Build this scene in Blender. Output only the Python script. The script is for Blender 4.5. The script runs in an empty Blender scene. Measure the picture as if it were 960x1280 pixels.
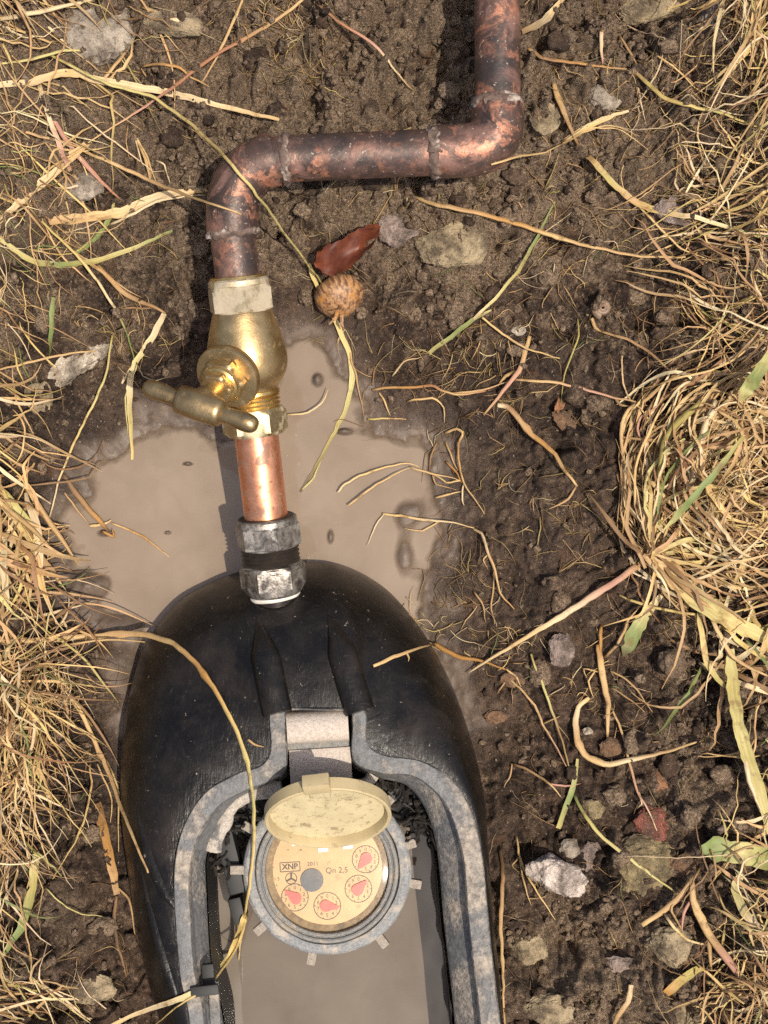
import bpy, bmesh, math, random
import numpy as np
from mathutils import Vector, Matrix, Quaternion, noise as mnoise
from mathutils.bvhtree import BVHTree

random.seed(7); rng = np.random.default_rng(7)
scene = bpy.context.scene
COL = scene.collection
# ------------------------------------------------------------------ camera, sky, sun, exposure
PITCH = math.radians(5.0); DIST = 0.72; PXM = 2600.0; FPX = DIST * PXM
CAM = Vector((0, -math.sin(PITCH) * DIST, math.cos(PITCH) * DIST))
cd = bpy.data.cameras.new('camera'); cam = bpy.data.objects.new('camera', cd); COL.objects.link(cam)
cam.location = CAM; cam.rotation_euler = (PITCH, 0, 0)
cd.sensor_fit = 'HORIZONTAL'; cd.sensor_width = 36.0; cd.lens = 36.0 * FPX / 960.0
cd.clip_start = 0.02; cd.clip_end = 200.0
scene.camera = cam
SUN_TO = Vector((0.27, -0.23, 1.0)).normalized()
world = bpy.data.worlds.new('World'); scene.world = world; world.use_nodes = True
wn = world.node_tree.nodes; wl = world.node_tree.links
sky = wn.new('ShaderNodeTexSky'); sky.sky_type = 'NISHITA'; sky.sun_disc = False
sky.sun_elevation = math.asin(SUN_TO.z); sky.sun_rotation = math.atan2(SUN_TO.x, SUN_TO.y)
sky.air_density = 1.0; sky.dust_density = 5.0
wl.new(sky.outputs[0], wn['Background'].inputs[0]); wn['Background'].inputs[1].default_value = 0.115
sd_ = bpy.data.lights.new('sun', 'SUN'); sun = bpy.data.objects.new('sun', sd_); COL.objects.link(sun)
sd_.energy = 3.9; sd_.angle = math.radians(0.6); sd_.color = (1.0, 0.92, 0.79)
sun.rotation_euler = SUN_TO.to_track_quat('Z', 'Y').to_euler(); sun.location = (0.3, -0.6, 1.6)
vs = scene.view_settings; vs.view_transform = 'Standard'; vs.look = 'None'; vs.gamma = 1.0; vs.exposure = 0.34
vs.use_curve_mapping = False
scene.cycles.use_denoising = False

# ------------------------------------------------------------------ layout helpers
cp, sp_ = math.cos(PITCH), math.sin(PITCH)
def RAY(px, py):
    a, b = (px - 480.0) / FPX, (640.0 - py) / FPX
    return Vector((a, b * cp + sp_, b * sp_ - cp))
def W(px, py, z):
    """point of the place at height z that the photograph shows at (px, py)"""
    d = RAY(px, py); t = (z - CAM.z) / d.z
    return CAM + d * t
def to_px(X, Y, Z):
    x = X - CAM.x; y = Y - CAM.y; z = Z - CAM.z
    yc = y * cp + z * sp_; zc = -y * sp_ + z * cp
    return 480 + FPX * x / (-zc), 640 - FPX * yc / (-zc)

def tag(o, label=None, cat=None, group=None, kind=None):
    if label: o['label'] = label
    if cat: o['category'] = cat
    if group: o['group'] = group
    if kind: o['kind'] = kind
    return o
def empty(name, loc):
    o = bpy.data.objects.new(name, None); COL.objects.link(o); o.location = loc; o.empty_display_size = 0.01
    return o
def mk(name, verts, faces, mat, parent=None, smooth=30, origin=None):
    """one mesh object from world-space verts; parented keeping its place"""
    me = bpy.data.meshes.new(name)
    base = Vector(origin) if origin is not None else Vector((0, 0, 0))
    me.from_pydata([tuple(Vector(v) - base) for v in verts], [], faces); me.update()
    if smooth is not None:
        me.shade_smooth()
        if smooth < 180: me.set_sharp_from_angle(angle=math.radians(smooth))
    o = bpy.data.objects.new(name, me); COL.objects.link(o)
    if mat: me.materials.append(mat)
    o.location = base
    if parent is not None:
        o.parent = parent
        o.matrix_parent_inverse = world_mat(parent).inverted()
    return o
def world_mat(o):
    m = Matrix.LocRotScale(o.location, o.rotation_euler, o.scale)
    if o.parent is not None: m = world_mat(o.parent) @ o.matrix_parent_inverse @ m
    return m

# ------------------------------------------------------------------ numpy noise
def hash2(ix, iy, s):
    h = (ix.astype(np.int64) * 374761393 + iy.astype(np.int64) * 668265263 + s * 1274126177) & 0xffffffff
    h = ((h ^ (h >> 13)) * 1274126177) & 0xffffffff
    return ((h ^ (h >> 16)) & 0xffff) / 65535.0
def perlin(x, y, s=0):
    ix, iy = np.floor(x), np.floor(y); fx, fy = x - ix, y - iy
    u = fx * fx * fx * (fx * (fx * 6 - 15) + 10); v = fy * fy * fy * (fy * (fy * 6 - 15) + 10)
    def g(dx, dy):
        a = hash2(ix + dx, iy + dy, s) * 2 * np.pi
        return np.cos(a) * (fx - dx) + np.sin(a) * (fy - dy)
    return (g(0, 0) * (1 - u) + g(1, 0) * u) * (1 - v) + (g(0, 1) * (1 - u) + g(1, 1) * u) * v
def fbm(x, y, oct=4, s=0, gain=0.5):
    r = 0; a = 1.0
    for i in range(oct):
        r = r + a * perlin(x, y, s + i * 17); x = x * 2.03 + 3.1; y = y * 2.03 + 1.7; a *= gain
    return r
def worley(x, y, s=0):
    ix, iy = np.floor(x), np.floor(y); best = np.full(x.shape, 9.0); rnd = np.zeros(x.shape)
    for dx in (-1, 0, 1):
        for dy in (-1, 0, 1):
            cx = ix + dx + hash2(ix + dx, iy + dy, s); cy = iy + dy + hash2(ix + dx, iy + dy, s + 5)
            d = (cx - x) ** 2 + (cy - y) ** 2; m = d < best
            best = np.where(m, d, best); rnd = np.where(m, hash2(ix + dx, iy + dy, s + 9), rnd)
    return np.sqrt(best), rnd
def sstep(a, b, x):
    t = np.clip((x - a) / (b - a), 0, 1); return t * t * (3 - 2 * t)
def poly_sd(px, py, poly):
    """signed distance to a polygon, negative inside"""
    P = np.array(poly, float); d = np.full(px.shape, 1e9); ins = np.zeros(px.shape, bool)
    for i in range(len(P)):
        ax, ay = P[i]; bx, by = P[(i + 1) % len(P)]
        ex, ey = bx - ax, by - ay; wx, wy = px - ax, py - ay
        t = np.clip((wx * ex + wy * ey) / (ex * ex + ey * ey + 1e-9), 0, 1)
        d = np.minimum(d, (wx - ex * t) ** 2 + (wy - ey * t) ** 2)
        c = ((ay > py) != (by > py)) & (px < (bx - ax) * (py - ay) / (by - ay + 1e-12) + ax)
        ins ^= c
    d = np.sqrt(d); return np.where(ins, -d, d)

# ------------------------------------------------------------------ materials
class NT:
    def __init__(s, name):
        s.m = bpy.data.materials.new(name); s.m.use_nodes = True
        s.t = s.m.node_tree; s.n = s.t.nodes; s.b = s.n['Principled BSDF']; s.out = s.n['Material Output']
        s.tc = s.n.new('ShaderNodeTexCoord'); s.co = s.tc.outputs['Object']
    def link(s, a, b): s.t.links.new(a, b)
    def noise(s, scale, detail=4, rough=0.55, dist=0.0, co=None, w=None):
        n = s.n.new('ShaderNodeTexNoise'); n.inputs['Scale'].default_value = scale; n.inputs['Detail'].default_value = detail
        n.inputs['Roughness'].default_value = rough; n.inputs['Distortion'].default_value = dist
        if w is not None: n.noise_dimensions = '4D'; n.inputs['W'].default_value = w
        s.link(co or s.co, n.inputs['Vector']); return n.outputs['Fac']
    def vor(s, scale, feature='F1', co=None, out='Distance'):
        n = s.n.new('ShaderNodeTexVoronoi'); n.feature = feature; n.inputs['Scale'].default_value = scale
        s.link(co or s.co, n.inputs['Vector']); return n.outputs[out]
    def mapr(s, v, a, b, c=0.0, d=1.0):
        n = s.n.new('ShaderNodeMapRange'); n.clamp = True
        for i, x in enumerate((a, b, c, d)): n.inputs[i + 1].default_value = x
        s.link(v, n.inputs[0]); return n.outputs[0]
    def mix(s, f, a, b):
        n = s.n.new('ShaderNodeMix'); n.data_type = 'RGBA'
        for v, k in ((f, 0), (a, 6), (b, 7)):
            if isinstance(v, (int, float)): n.inputs[k].default_value = v
            elif isinstance(v, tuple): n.inputs[k].default_value = (*v, 1.0)
            else: s.link(v, n.inputs[k])
        return n.outputs[2]
    def mul(s, a, b, op='MULTIPLY'):
        n = s.n.new('ShaderNodeMath'); n.operation = op
        for i, v in enumerate((a, b)):
            if isinstance(v, (int, float)): n.inputs[i].default_value = v
            else: s.link(v, n.inputs[i])
        return n.outputs[0]
    def attr(s, name, out='Fac'):
        n = s.n.new('ShaderNodeAttribute'); n.attribute_name = name; return n.outputs[out]
    def stretch(s, sc, src=None):
        n = s.n.new('ShaderNodeMapping'); n.inputs['Scale'].default_value = sc
        s.link(src or s.co, n.inputs[0]); return n.outputs[0]
    def bump(s, h, strength=0.5, dist=0.001, prev=None):
        n = s.n.new('ShaderNodeBump'); n.inputs['Strength'].default_value = strength; n.inputs['Distance'].default_value = dist
        s.link(h, n.inputs['Height'])
        if prev is not None: s.link(prev, n.inputs['Normal'])
        return n.outputs[0]
    def set(s, base=None, rough=None, metal=None, normal=None, spec=None):
        for k, v in (('Base Color', base), ('Roughness', rough), ('Metallic', metal), ('Normal', normal), ('Specular IOR Level', spec)):
            if v is None: continue
            if isinstance(v, (int, float)): s.b.inputs[k].default_value = v
            elif isinstance(v, tuple): s.b.inputs[k].default_value = (*v, 1.0)
            else: s.link(v, s.b.inputs[k])
        return s.m

def mat_ground():
    t = NT('soil'); wet = t.attr('wet'); dry = t.attr('dry'); tone = t.attr('tone'); silt = t.attr('silt')
    n1 = t.noise(28, 6, 0.62, 0.3); n2 = t.noise(190, 6, 0.7); n3 = t.noise(900, 4, 0.7); n4 = t.noise(60, 5, 0.65, 0, w=3.0)
    n5 = t.noise(420, 5, 0.75, 0.2, w=8.0); n6 = t.noise(2200, 3, .6, 0, w=5.0)
    dark = t.mix(t.mapr(n5, .38, .62), (.023, .0142, .0102), (.078, .050, .0360))
    mid = t.mix(t.mapr(n2, .38, .64), (.060, .037, .0250), (.170, .108, .071))
    pale = t.mix(t.mapr(n3, .38, .64), (.145, .094, .059), (.40, .292, .198))
    c = t.mix(t.mapr(t.mul(n1, tone, 'ADD'), .52, .76), dark, mid)
    c = t.mix(t.mul(t.mapr(t.mul(n5, t.mul(n4, dry, 'ADD'), 'ADD'), 1.12, 1.36), 0.92), c, pale)
    blot = t.noise(17, 5, .6, .6, w=40.); c = t.mix(t.mul(t.mapr(blot, .54, .66), .5), c, (.138, .094, .066)); blo2 = t.noise(36, 5, .65, .8, w=44.); c = t.mix(t.mul(t.mapr(blo2, .57, .66), .55), c, (.185, .128, .082))
    c = t.mix(t.mul(t.mapr(n3, .45, .33), .6), c, (.012, .0085, .0065))
    c = t.mix(t.mul(t.mapr(n6, .60, .70), .30), c, (.30, .235, .175))
    c = t.mix(t.mul(t.mapr(t.noise(90, 3, .6, .5, w=12.), .62, .72), .5), c, (.150, .066, .026))
    c = t.mix(t.mul(t.mapr(t.noise(620, 2, .5, 0, w=21.), .67, .72), .8), c, (.46, .38, .29))
    c = t.mix(t.mul(silt, t.mapr(n2, .3, .6, .95, .55)), c, (.118, .089, .068))
    nb = t.bump(n2, .8, .0034); nb = t.bump(n5, .95, .0026, nb); nb = t.bump(n3, .95, .0016, nb); nb = t.bump(n6, .8, .0007, nb)
    sm = t.n.new('ShaderNodeMix'); sm.data_type = 'VECTOR'; t.link(t.mul(silt, .8), sm.inputs[0]); t.link(nb, sm.inputs[4])
    ge = t.n.new('ShaderNodeNewGeometry'); t.link(ge.outputs['Normal'], sm.inputs[5])
    rough = t.mapr(t.mul(wet, t.mapr(n4, .3, .6, .6, 1.0)), 0.0, 1.0, .92, .46)
    return t.set(c, rough, 0.0, sm.outputs[1], t.mapr(wet, 0, 1, .25, .45))
def mat_rock(name, c1, c2, scale=120, flecks=None):
    t = NT(name); n = t.noise(scale, 6, .65, .2); f = t.noise(scale * 5, 4, .65, w=2.)
    c = t.mix(t.mapr(n, .35, .66), c1, c2)
    mud = t.mapr(t.noise(scale * .6, 6, .7, .4, w=7.), .44, .60)
    c = t.mix(t.mul(mud, .8), c, (.050, .035, .024))
    c = t.mix(t.mul(t.mapr(f, .56, .64), .65), c, flecks or (.05, .038, .03)); g = t.noise(1500, 3, .65, w=6.); c = t.mix(t.mul(t.mapr(g, .58, .66), .4), c, (.50, .43, .34))
    nb = t.bump(n, .8, .0030); nb = t.bump(f, .9, .0012, nb)
    return t.set(c, .88, 0, nb, .25)
def mat_water(name, c1, c2, sc=24, depth=False):
    t = NT(name); n = t.noise(sc, 4, .55, .6); c = t.mix(t.mapr(n, .35, .65), c1, c2)
    film = t.mapr(t.noise(sc * 1.6, 6, .62, 1.6, w=4.), .50, .66)
    c = t.mix(t.mul(film, .20), c, tuple(v * .80 for v in c1))
    c = t.mix(t.mul(t.mapr(t.noise(sc * 3.5, 5, .65, 2.2, w=14.), .56, .66), .10), c, tuple(v * 1.25 for v in c2))
    sc_ = t.noise(700, 3, .6, w=3.); c = t.mix(t.mul(t.mapr(sc_, .74, .77), .7), c, (.07, .05, .034))
    nb = t.bump(t.noise(sc * .9, 2, .45, .6, w=6.), .25, .004)
    m = t.set(c, t.mapr(film, 0, 1, .03, .09), 0, nb, .7); t.b.inputs['IOR'].default_value = 1.33
    if depth:
        tr = t.n.new('ShaderNodeBsdfTransparent'); tr.inputs[0].default_value = (.86, .80, .72, 1); mx = t.n.new('ShaderNodeMixShader')
        t.link(t.mapr(t.attr('depth'), .0, .0022, .10, 1.0), mx.inputs[0]); t.link(tr.outputs[0], mx.inputs[1]); t.link(t.b.outputs[0], mx.inputs[2]); t.link(mx.outputs[0], t.out.inputs[0])
    return m
def mat_straw(name):
    t = NT(name); tint = t.attr('tint', 'Color')
    uvn = t.tc.outputs['UV']; st = t.stretch((900, 6, 1), uvn)
    n = t.noise(1.0, 3, .6, 0, co=st); s2 = t.noise(140, 4, .6)
    c = t.mix(t.mapr(n, .35, .75, 0, .5), tint, (.14, .080, .034))
    c = t.mix(t.mul(t.mapr(s2, .56, .68), .6), c, (.17, .085, .030))
    t.set(c, .58, 0, t.bump(n, .35, .0004), .4)
    tr = t.n.new('ShaderNodeBsdfTranslucent'); t.link(c, tr.inputs[0])
    mx = t.n.new('ShaderNodeMixShader'); mx.inputs[0].default_value = .16
    t.link(t.b.outputs[0], mx.inputs[1]); t.link(tr.outputs[0], mx.inputs[2]); t.link(mx.outputs[0], t.out.inputs[0])
    return t.m
def mat_copper_old():
    t = NT('tarnished_copper'); n = t.noise(34, 5, .6, .8); k = t.noise(75, 6, .7, .9, w=5.); f = t.noise(600, 4, .7)
    c = t.mix(t.mapr(n, .38, .62), (.050, .035, .031), (.135, .078, .060))
    patch = t.mapr(k, .52, .58); c = t.mix(t.mul(patch, .85), c, t.mix(t.mapr(f, .4, .6), (.33, .135, .080), (.46, .21, .13)))
    pink = t.mapr(t.noise(48, 5, .65, 1., w=11.), .50, .60); c = t.mix(t.mul(pink, .8), c, (.29, .160, .125))
    crust = t.mapr(t.noise(170, 5, .75, .5, w=17.), .62, .68); c = t.mix(t.mul(crust, .85), c, (.34, .235, .145))
    black = t.mapr(t.noise(26, 5, .65, .4, w=23.), .49, .62); c = t.mix(t.mul(black, .85), c, (.022, .017, .016))
    sp = t.mapr(t.noise(520, 3, .6, 0, w=31.), .64, .69); c = t.mix(t.mul(sp, .7), c, (.45, .38, .31))
    met = t.mapr(t.mul(t.mul(crust, black, 'MAXIMUM'), sp, 'MAXIMUM'), 0, 1, .50, .05)
    return t.set(c, t.mapr(f, .3, .7, .36, .58), met, t.bump(k, .3, .0009, t.bump(f, .35, .0005)), .45)
def mat_copper_bright():
    t = NT('bright_copper'); n = t.noise(110, 4, .6, .5); k = t.noise(85, 4, .6, .6, w=4.); f = t.noise(500, 4, .7)
    c = t.mix(t.mapr(n, .35, .65), (.68, .27, .14), (.80, .38, .22))
    stain = t.mapr(k, .545, .575); c = t.mix(t.mul(stain, .85), c, (.20, .11, .075))
    sp2 = t.mapr(f, .60, .66); c = t.mix(t.mul(sp2, .75), c, (.32, .13, .06))
    return t.set(c, t.mapr(n, .3, .7, .30, .42), t.mapr(stain, 0, 1, .88, .35), t.bump(f, .15, .0003))
def mat_brass(name, c1, c2, scale=.0, lime=.0, rough=(.30, .46), metal=.92):
    t = NT(name); n = t.noise(90, 5, .6, .4); f = t.noise(900, 3, .6); k = t.noise(200, 5, .7, .6, w=6.)
    c = t.mix(t.mapr(n, .35, .65), c1, c2)
    dirt = t.mapr(k, .58, .66); c = t.mix(t.mul(dirt, .7), c, (.10, .065, .03))
    c = t.mix(t.mul(t.mapr(f, .60, .70), .22), c, (.16, .10, .05)); c = t.mix(t.mul(t.mapr(t.noise(420, 4, .7, 0, w=13.), .66, .71), .5), c, (.50, .40, .27))
    m = t.mapr(dirt, 0, 1, metal, .2)
    if lime > 0:
        l = t.mapr(t.noise(130, 5, .7, .3, w=9.), .62 - lime * .4, .70 - lime * .3)
        c = t.mix(t.mul(l, .8), c, (.34, .285, .215)); m = t.mul(m, t.mapr(l, 0, 1, 1, .08))
    return t.set(c, t.mapr(n, .3, .7, *rough), m, t.bump(f, .22, .0003, t.bump(k, .2, .0006)))
def mat_steel():
    t = NT('grimy_steel'); n = t.noise(140, 5, .65, .6); f = t.noise(500, 4, .65, w=3.)
    c = t.mix(t.mapr(n, .38, .62), (.075, .065, .057), (.33, .30, .265))
    c = t.mix(t.mul(t.mapr(f, .52, .60), .8), c, (.060, .045, .034)); c = t.mix(t.mul(t.mapr(t.noise(900, 3, .6, w=11.), .60, .68), .5), c, (.36, .31, .25))
    return t.set(c, t.mapr(n, .3, .7, .30, .55), t.mapr(f, .5, .65, .6, .15), t.bump(f, .35, .0005, t.bump(n, .4, .001)))
def mat_shell():
    t = NT('black_plastic'); st = t.stretch((1.6, .35, 1.0)); n = t.noise(60, 5, .6, .6)
    scr = t.noise(420, 4, .7, 1.6, co=st, w=2.); scr2 = t.noise(260, 4, .7, 1.8, co=t.stretch((.3, 1.7, 1.)), w=8.)
    c = t.mix(t.mapr(n, .4, .65), (.0052, .0045, .0042), (.0125, .0102, .0088))
    c = t.mix(t.mul(t.mapr(scr, .60, .70), .22), c, (.13, .108, .090))
    c = t.mix(t.mul(t.mapr(scr2, .64, .71), .22), c, (.15, .125, .105))
    gr = t.noise(1100, 3, .65, w=27.); c = t.mix(t.mul(t.mapr(gr, .63, .72), .22), c, (.13, .105, .085))
    spl = t.mapr(t.noise(340, 4, .65, 0, w=15.), .665, .70); c = t.mix(t.mul(spl, .8), c, (.32, .26, .20))
    mud = t.mul(t.mapr(t.noise(30, 6, .65, .8, w=19.), .50, .72), .42); c = t.mix(mud, c, (.052, .038, .029))
    return t.set(c, t.mapr(t.mul(n, spl, 'ADD'), .35, .75, .20, .42), 0, t.bump(scr, .3, .0008, t.bump(n, .35, .0016)), .30)
def mat_rim():
    t = NT('muddy_grey_plastic'); n = t.noise(34, 6, .6, 1.2); f = t.noise(420, 4, .65, .2, w=4.)
    c = t.mix(t.mapr(f, .35, .65), (.080, .080, .081), (.142, .141, .141))
    mud = t.mapr(t.mul(n, t.mul(f, .25), 'ADD'), .60, .78); dry = t.mix(t.mapr(f, .35, .65), (.20, .16, .12), (.44, .37, .295))
    c = t.mix(t.mul(mud, .75), c, dry)
    g2 = t.noise(1400, 3, .65, w=9.); c = t.mix(t.mul(t.mapr(g2, .60, .70), .25), c, (.40, .35, .29))
    return t.set(c, t.mapr(mud, 0, 1, .45, .9), 0, t.bump(g2, .5, .0005, t.bump(f, .6, .0008, t.bump(mud, .5, .0006))), .35)
def mat_drymud(name, c1, c2, c3=(.16, .16, .17), th=(.62, .7)):
    t = NT(name); n = t.noise(120, 6, .65, .3); f = t.noise(900, 4, .7, w=3.)
    c = t.mix(t.mapr(f, .35, .65), c1, c2); c = t.mix(t.mul(t.mapr(n, *th), .85), c, c3)
    return t.set(c, .88, 0, t.bump(f, .7, .0006, t.bump(n, .4, .001)), .25)
def mat_plain(name, c, rough=.5, metal=0., var=.25, sc=200, bump=.15):
    t = NT(name); n = t.noise(sc, 5, .65, .3)
    col = t.mix(t.mapr(n, .35, .68), c, tuple(v * (1 - var) for v in c))
    return t.set(col, rough, metal, t.bump(n, bump, .0005))
def mat_cream(name, c, th=(.60, .68)):
    t = NT(name); n = t.noise(260, 5, .72, .4); b = t.noise(70, 4, .6, .3, w=5.)
    col = t.mix(t.mapr(b, .4, .65), c, tuple(v * .84 for v in c))
    col = t.mix(t.mul(t.mapr(n, *th), .75), col, (.20, .15, .085))
    return t.set(col, .5, 0, t.bump(n, .2, .0004), .4)
def mat_leaf():
    t = NT('dead_leaf'); n = t.noise(120, 5, .6, .4); c = t.mix(t.mapr(n, .35, .65), (.060, .015, .008), (.155, .042, .018))
    c = t.mix(t.mul(t.mapr(t.noise(420, 3, .6, w=3.), .60, .7), .5), c, (.05, .016, .01))
    return t.set(c, .42, 0, t.bump(n, .4, .0006), .4)
def mat_bulb():
    t = NT('bulb_skin'); st = t.stretch((1, 1, .12)); n = t.noise(700, 3, .6, .1, co=st)
    b = t.noise(110, 3, .6, w=3.)
    c = t.mix(t.mapr(n, .4, .6), (.115, .055, .028), (.36, .20, .095)); c = t.mix(t.mul(t.mapr(b, .5, .62), .7), c, (.42, .19, .04))
    return t.set(c, .5, 0, t.bump(n, .5, .0006), .4)
def mat_glass():
    t = NT('dial_glass'); n = t.noise(160, 4, .6, .4)
    tr = t.n.new('ShaderNodeBsdfTransparent'); gl = t.n.new('ShaderNodeBsdfGlossy'); gl.inputs['Roughness'].default_value = .05
    df = t.n.new('ShaderNodeBsdfDiffuse'); df.inputs[0].default_value = (.62, .52, .36, 1)
    fr = t.n.new('ShaderNodeFresnel'); fr.inputs[0].default_value = 1.45
    m1 = t.n.new('ShaderNodeMixShader'); t.link(fr.outputs[0], m1.inputs[0]); t.link(tr.outputs[0], m1.inputs[1]); t.link(gl.outputs[0], m1.inputs[2])
    m2 = t.n.new('ShaderNodeMixShader'); t.link(t.mapr(n, .45, .75, .005, .09), m2.inputs[0]); t.link(m1.outputs[0], m2.inputs[1]); t.link(df.outputs[0], m2.inputs[2])
    t.link(m2.outputs[0], t.out.inputs[0]); return t.m

M_SOIL = mat_ground(); M_STRAW = mat_straw('straw_fibre')
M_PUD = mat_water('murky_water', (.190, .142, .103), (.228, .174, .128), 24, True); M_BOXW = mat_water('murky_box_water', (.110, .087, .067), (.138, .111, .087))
M_OLDCU = mat_copper_old(); M_CU = mat_copper_bright()
M_BRASS = mat_brass('brass', (.42, .285, .130), (.54, .39, .200)); M_BRASS_D = mat_brass('aged_brass', (.30, .205, .10), (.44, .315, .16), rough=(.30, .44))
M_BRASS_L = mat_brass('limed_brass', (.50, .40, .24), (.64, .53, .34), lime=.42, rough=(.4, .6)); M_BRASS_S = mat_brass('shiny_brass', (.58, .38, .135), (.70, .49, .20), rough=(.2, .32))
M_BRASS_N = mat_brass('dull_brass', (.46, .36, .20), (.58, .47, .28), lime=.22, rough=(.3, .5))
M_STEEL = mat_steel(); M_SHELL = mat_shell(); M_RIM = mat_rim()
M_STRAP = mat_drymud('mud_coated_plastic', (.36, .30, .25), (.52, .455, .395), (.30, .30, .34)); M_LEDGE = mat_drymud('mud_crust', (.26, .225, .19), (.46, .41, .355), (.10, .10, .10), (.54, .62))
M_RING = mat_drymud('mud_splashed_grey_plastic', (.15, .152, .155), (.28, .28, .278), (.40, .345, .28), (.50, .62))
M_LUG = mat_drymud('mud_coated_lug', (.19, .16, .13), (.34, .295, .245))
M_DARK = mat_plain('dark_plastic', (.0075, .0068, .0065), .6, 0, .3); M_RUBBER = mat_plain('thread_grime', (.045, .034, .026), .5, .3, .4)
M_GREYP = mat_drymud('grey_plastic', (.15, .148, .14), (.25, .24, .225), (.33, .275, .21), (.54, .64))
M_CREAM = mat_cream('cream_plastic', (.43, .345, .195)); M_CREAM_IN = mat_cream('cream_plastic_inside', (.53, .445, .265), (.54, .64)); M_DIAL = mat_cream('dial_paper', (.50, .335, .160), (.58, .70))
M_RED = mat_plain('red_pointer', (.70, .075, .055), .45, 0, .1); M_INK = mat_plain('ink', (.045, .034, .022), .6); M_BLUEK = mat_plain('slate_disc', (.075, .078, .085), .5)
M_WHITE = mat_plain('white_plastic', (.80, .78, .72), .4, 0, .1); M_SOLDER = mat_drymud('solder', (.22, .16, .125), (.48, .42, .36), (.085, .050, .038), (.36, .50))
M_PTFE = mat_plain('white_sealing_tape', (.72, .66, .58), .5, 0, .3, 300)
M_BLACKST = mat_plain('black_stub', (.030, .022, .017), .25, .4, .4, 300)
M_GLASS = mat_glass(); M_LEAF = mat_leaf(); M_BULB = mat_bulb(); M_MUDRING = mat_plain('mud_ring', (.28, .20, .11), .8, 0, .6, 300, .6)  # mud_ring is the brown grime smeared round the dial edge

# ------------------------------------------------------------------ ground sheet
ZW = 0.0          # level of the puddle
PUDDLE = [(98, 605), (118, 575), (150, 560), (168, 545), (180, 528), (215, 533), (262, 548), (284, 540), (283, 505), (318, 480), (348, 470), (352, 425), (385, 420), (425, 447), (444, 490),
          (458, 530), (500, 540), (540, 545), (546, 590), (560, 640), (548, 690), (530, 720), (525, 745), (590, 900), (400, 1000), (160, 960), (165, 870), (150, 800), (118, 770), (88, 705), (72, 650)]
BOX_BASE = [(240, 1440), (215, 1290), (190, 1200), (170, 1100), (158, 1010), (157, 930), (165, 870), (185, 805), (225, 752), (270, 726), (310, 712), (345, 705), (400, 703), (430, 708),
            (462, 722), (495, 748), (535, 800), (570, 870), (594, 950), (606, 1040), (611, 1120), (617, 1200), (624, 1290), (630, 1420), (560, 1530), (430, 1575), (310, 1540)]
PITS = [(645, 1055, 34, 26, .010), (700, 1178, 40, 16, .012), (880, 1185, 34, 30, .008), (618, 462, 30, 16, .008), (640, 725, 22, 22, .007), (757, 655, 22, 14, .006), (500, 455, 48, 20, .010),
        (800, 65, 60, 30, .012), (850, 410, 60, 20, .010), (515, 130, 34, 40, .006), (190, 130, 60, 60, .010), (560, 230, 50, 22, .006), (90, 960, 30, 60, .010), (150, 900, 30, 50, .012), (380, 400, 26, 40, .008),
        (690, 520, 60, 30, .006), (600, 950, 26, 90, .006), (40, 470, 40, 30, .010), (760, 430, 50, 30, .007), (870, 880, 60, 40, .009), (100, 140, 50, 40, .009), (880, 600, 60, 80, .010),
        (650, 560, 40, 30, .005), (310, 130, 50, 30, .006), (700, 230, 40, 20, .007), (225, 430, 30, 40, .007), (60, 1250, 60, 20, .008)]
MOUNDS = [(570, 305, 46, 40, .008), (690, 640, 70, 60, .006), (700, 812, 18, 22, .006), (480, 60, 60, 40, .007), (140, 390, 90, 40, .007), (340, 60, 50, 30, .006), (660, 330, 40, 26, .006),
          (720, 460, 60, 30, .006), (720, 990, 60, 40, .006), (700, 1240, 80, 40, .009), (620, 700, 40, 40, .004), (860, 180, 70, 40, .008), (120, 1200, 60, 40, .008), (520, 290, 30, 24, .006), (800, 900, 40, 30, .005), (600, 640, 24, 24, .004), (760, 1210, 50, 24, .006),
          (140, 1085, 40, 40, .006), (280, 320, 60, 40, .0), (450, 260, 60, 30, .006), (235, 470, 36, 40, .005), (560, 690, 22, 50, .003)]
_r = random.Random(404)
for _ in range(150):
    PITS.append((_r.choice((_r.uniform(330, 960), _r.uniform(0, 960))), _r.choice((_r.uniform(0, 420), _r.uniform(0, 1280))), _r.uniform(5, 17), _r.uniform(4, 12), _r.uniform(.003, .0085)))
ISLETS = [(206, 664, 9, 5, .0078), (232, 577, 8, 3, .0076), (412, 668, 8, 16, .0078), (130, 664, 14, 6, .0076), (428, 536, 12, 5, .007), (150, 780, 30, 16, .007), (110, 730, 22, 14, .006), (510, 640, 26, 20, .006), (505, 690, 16, 30, .006), (140, 840, 26, 40, .008), (395, 470, 8, 10, .006)]
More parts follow.
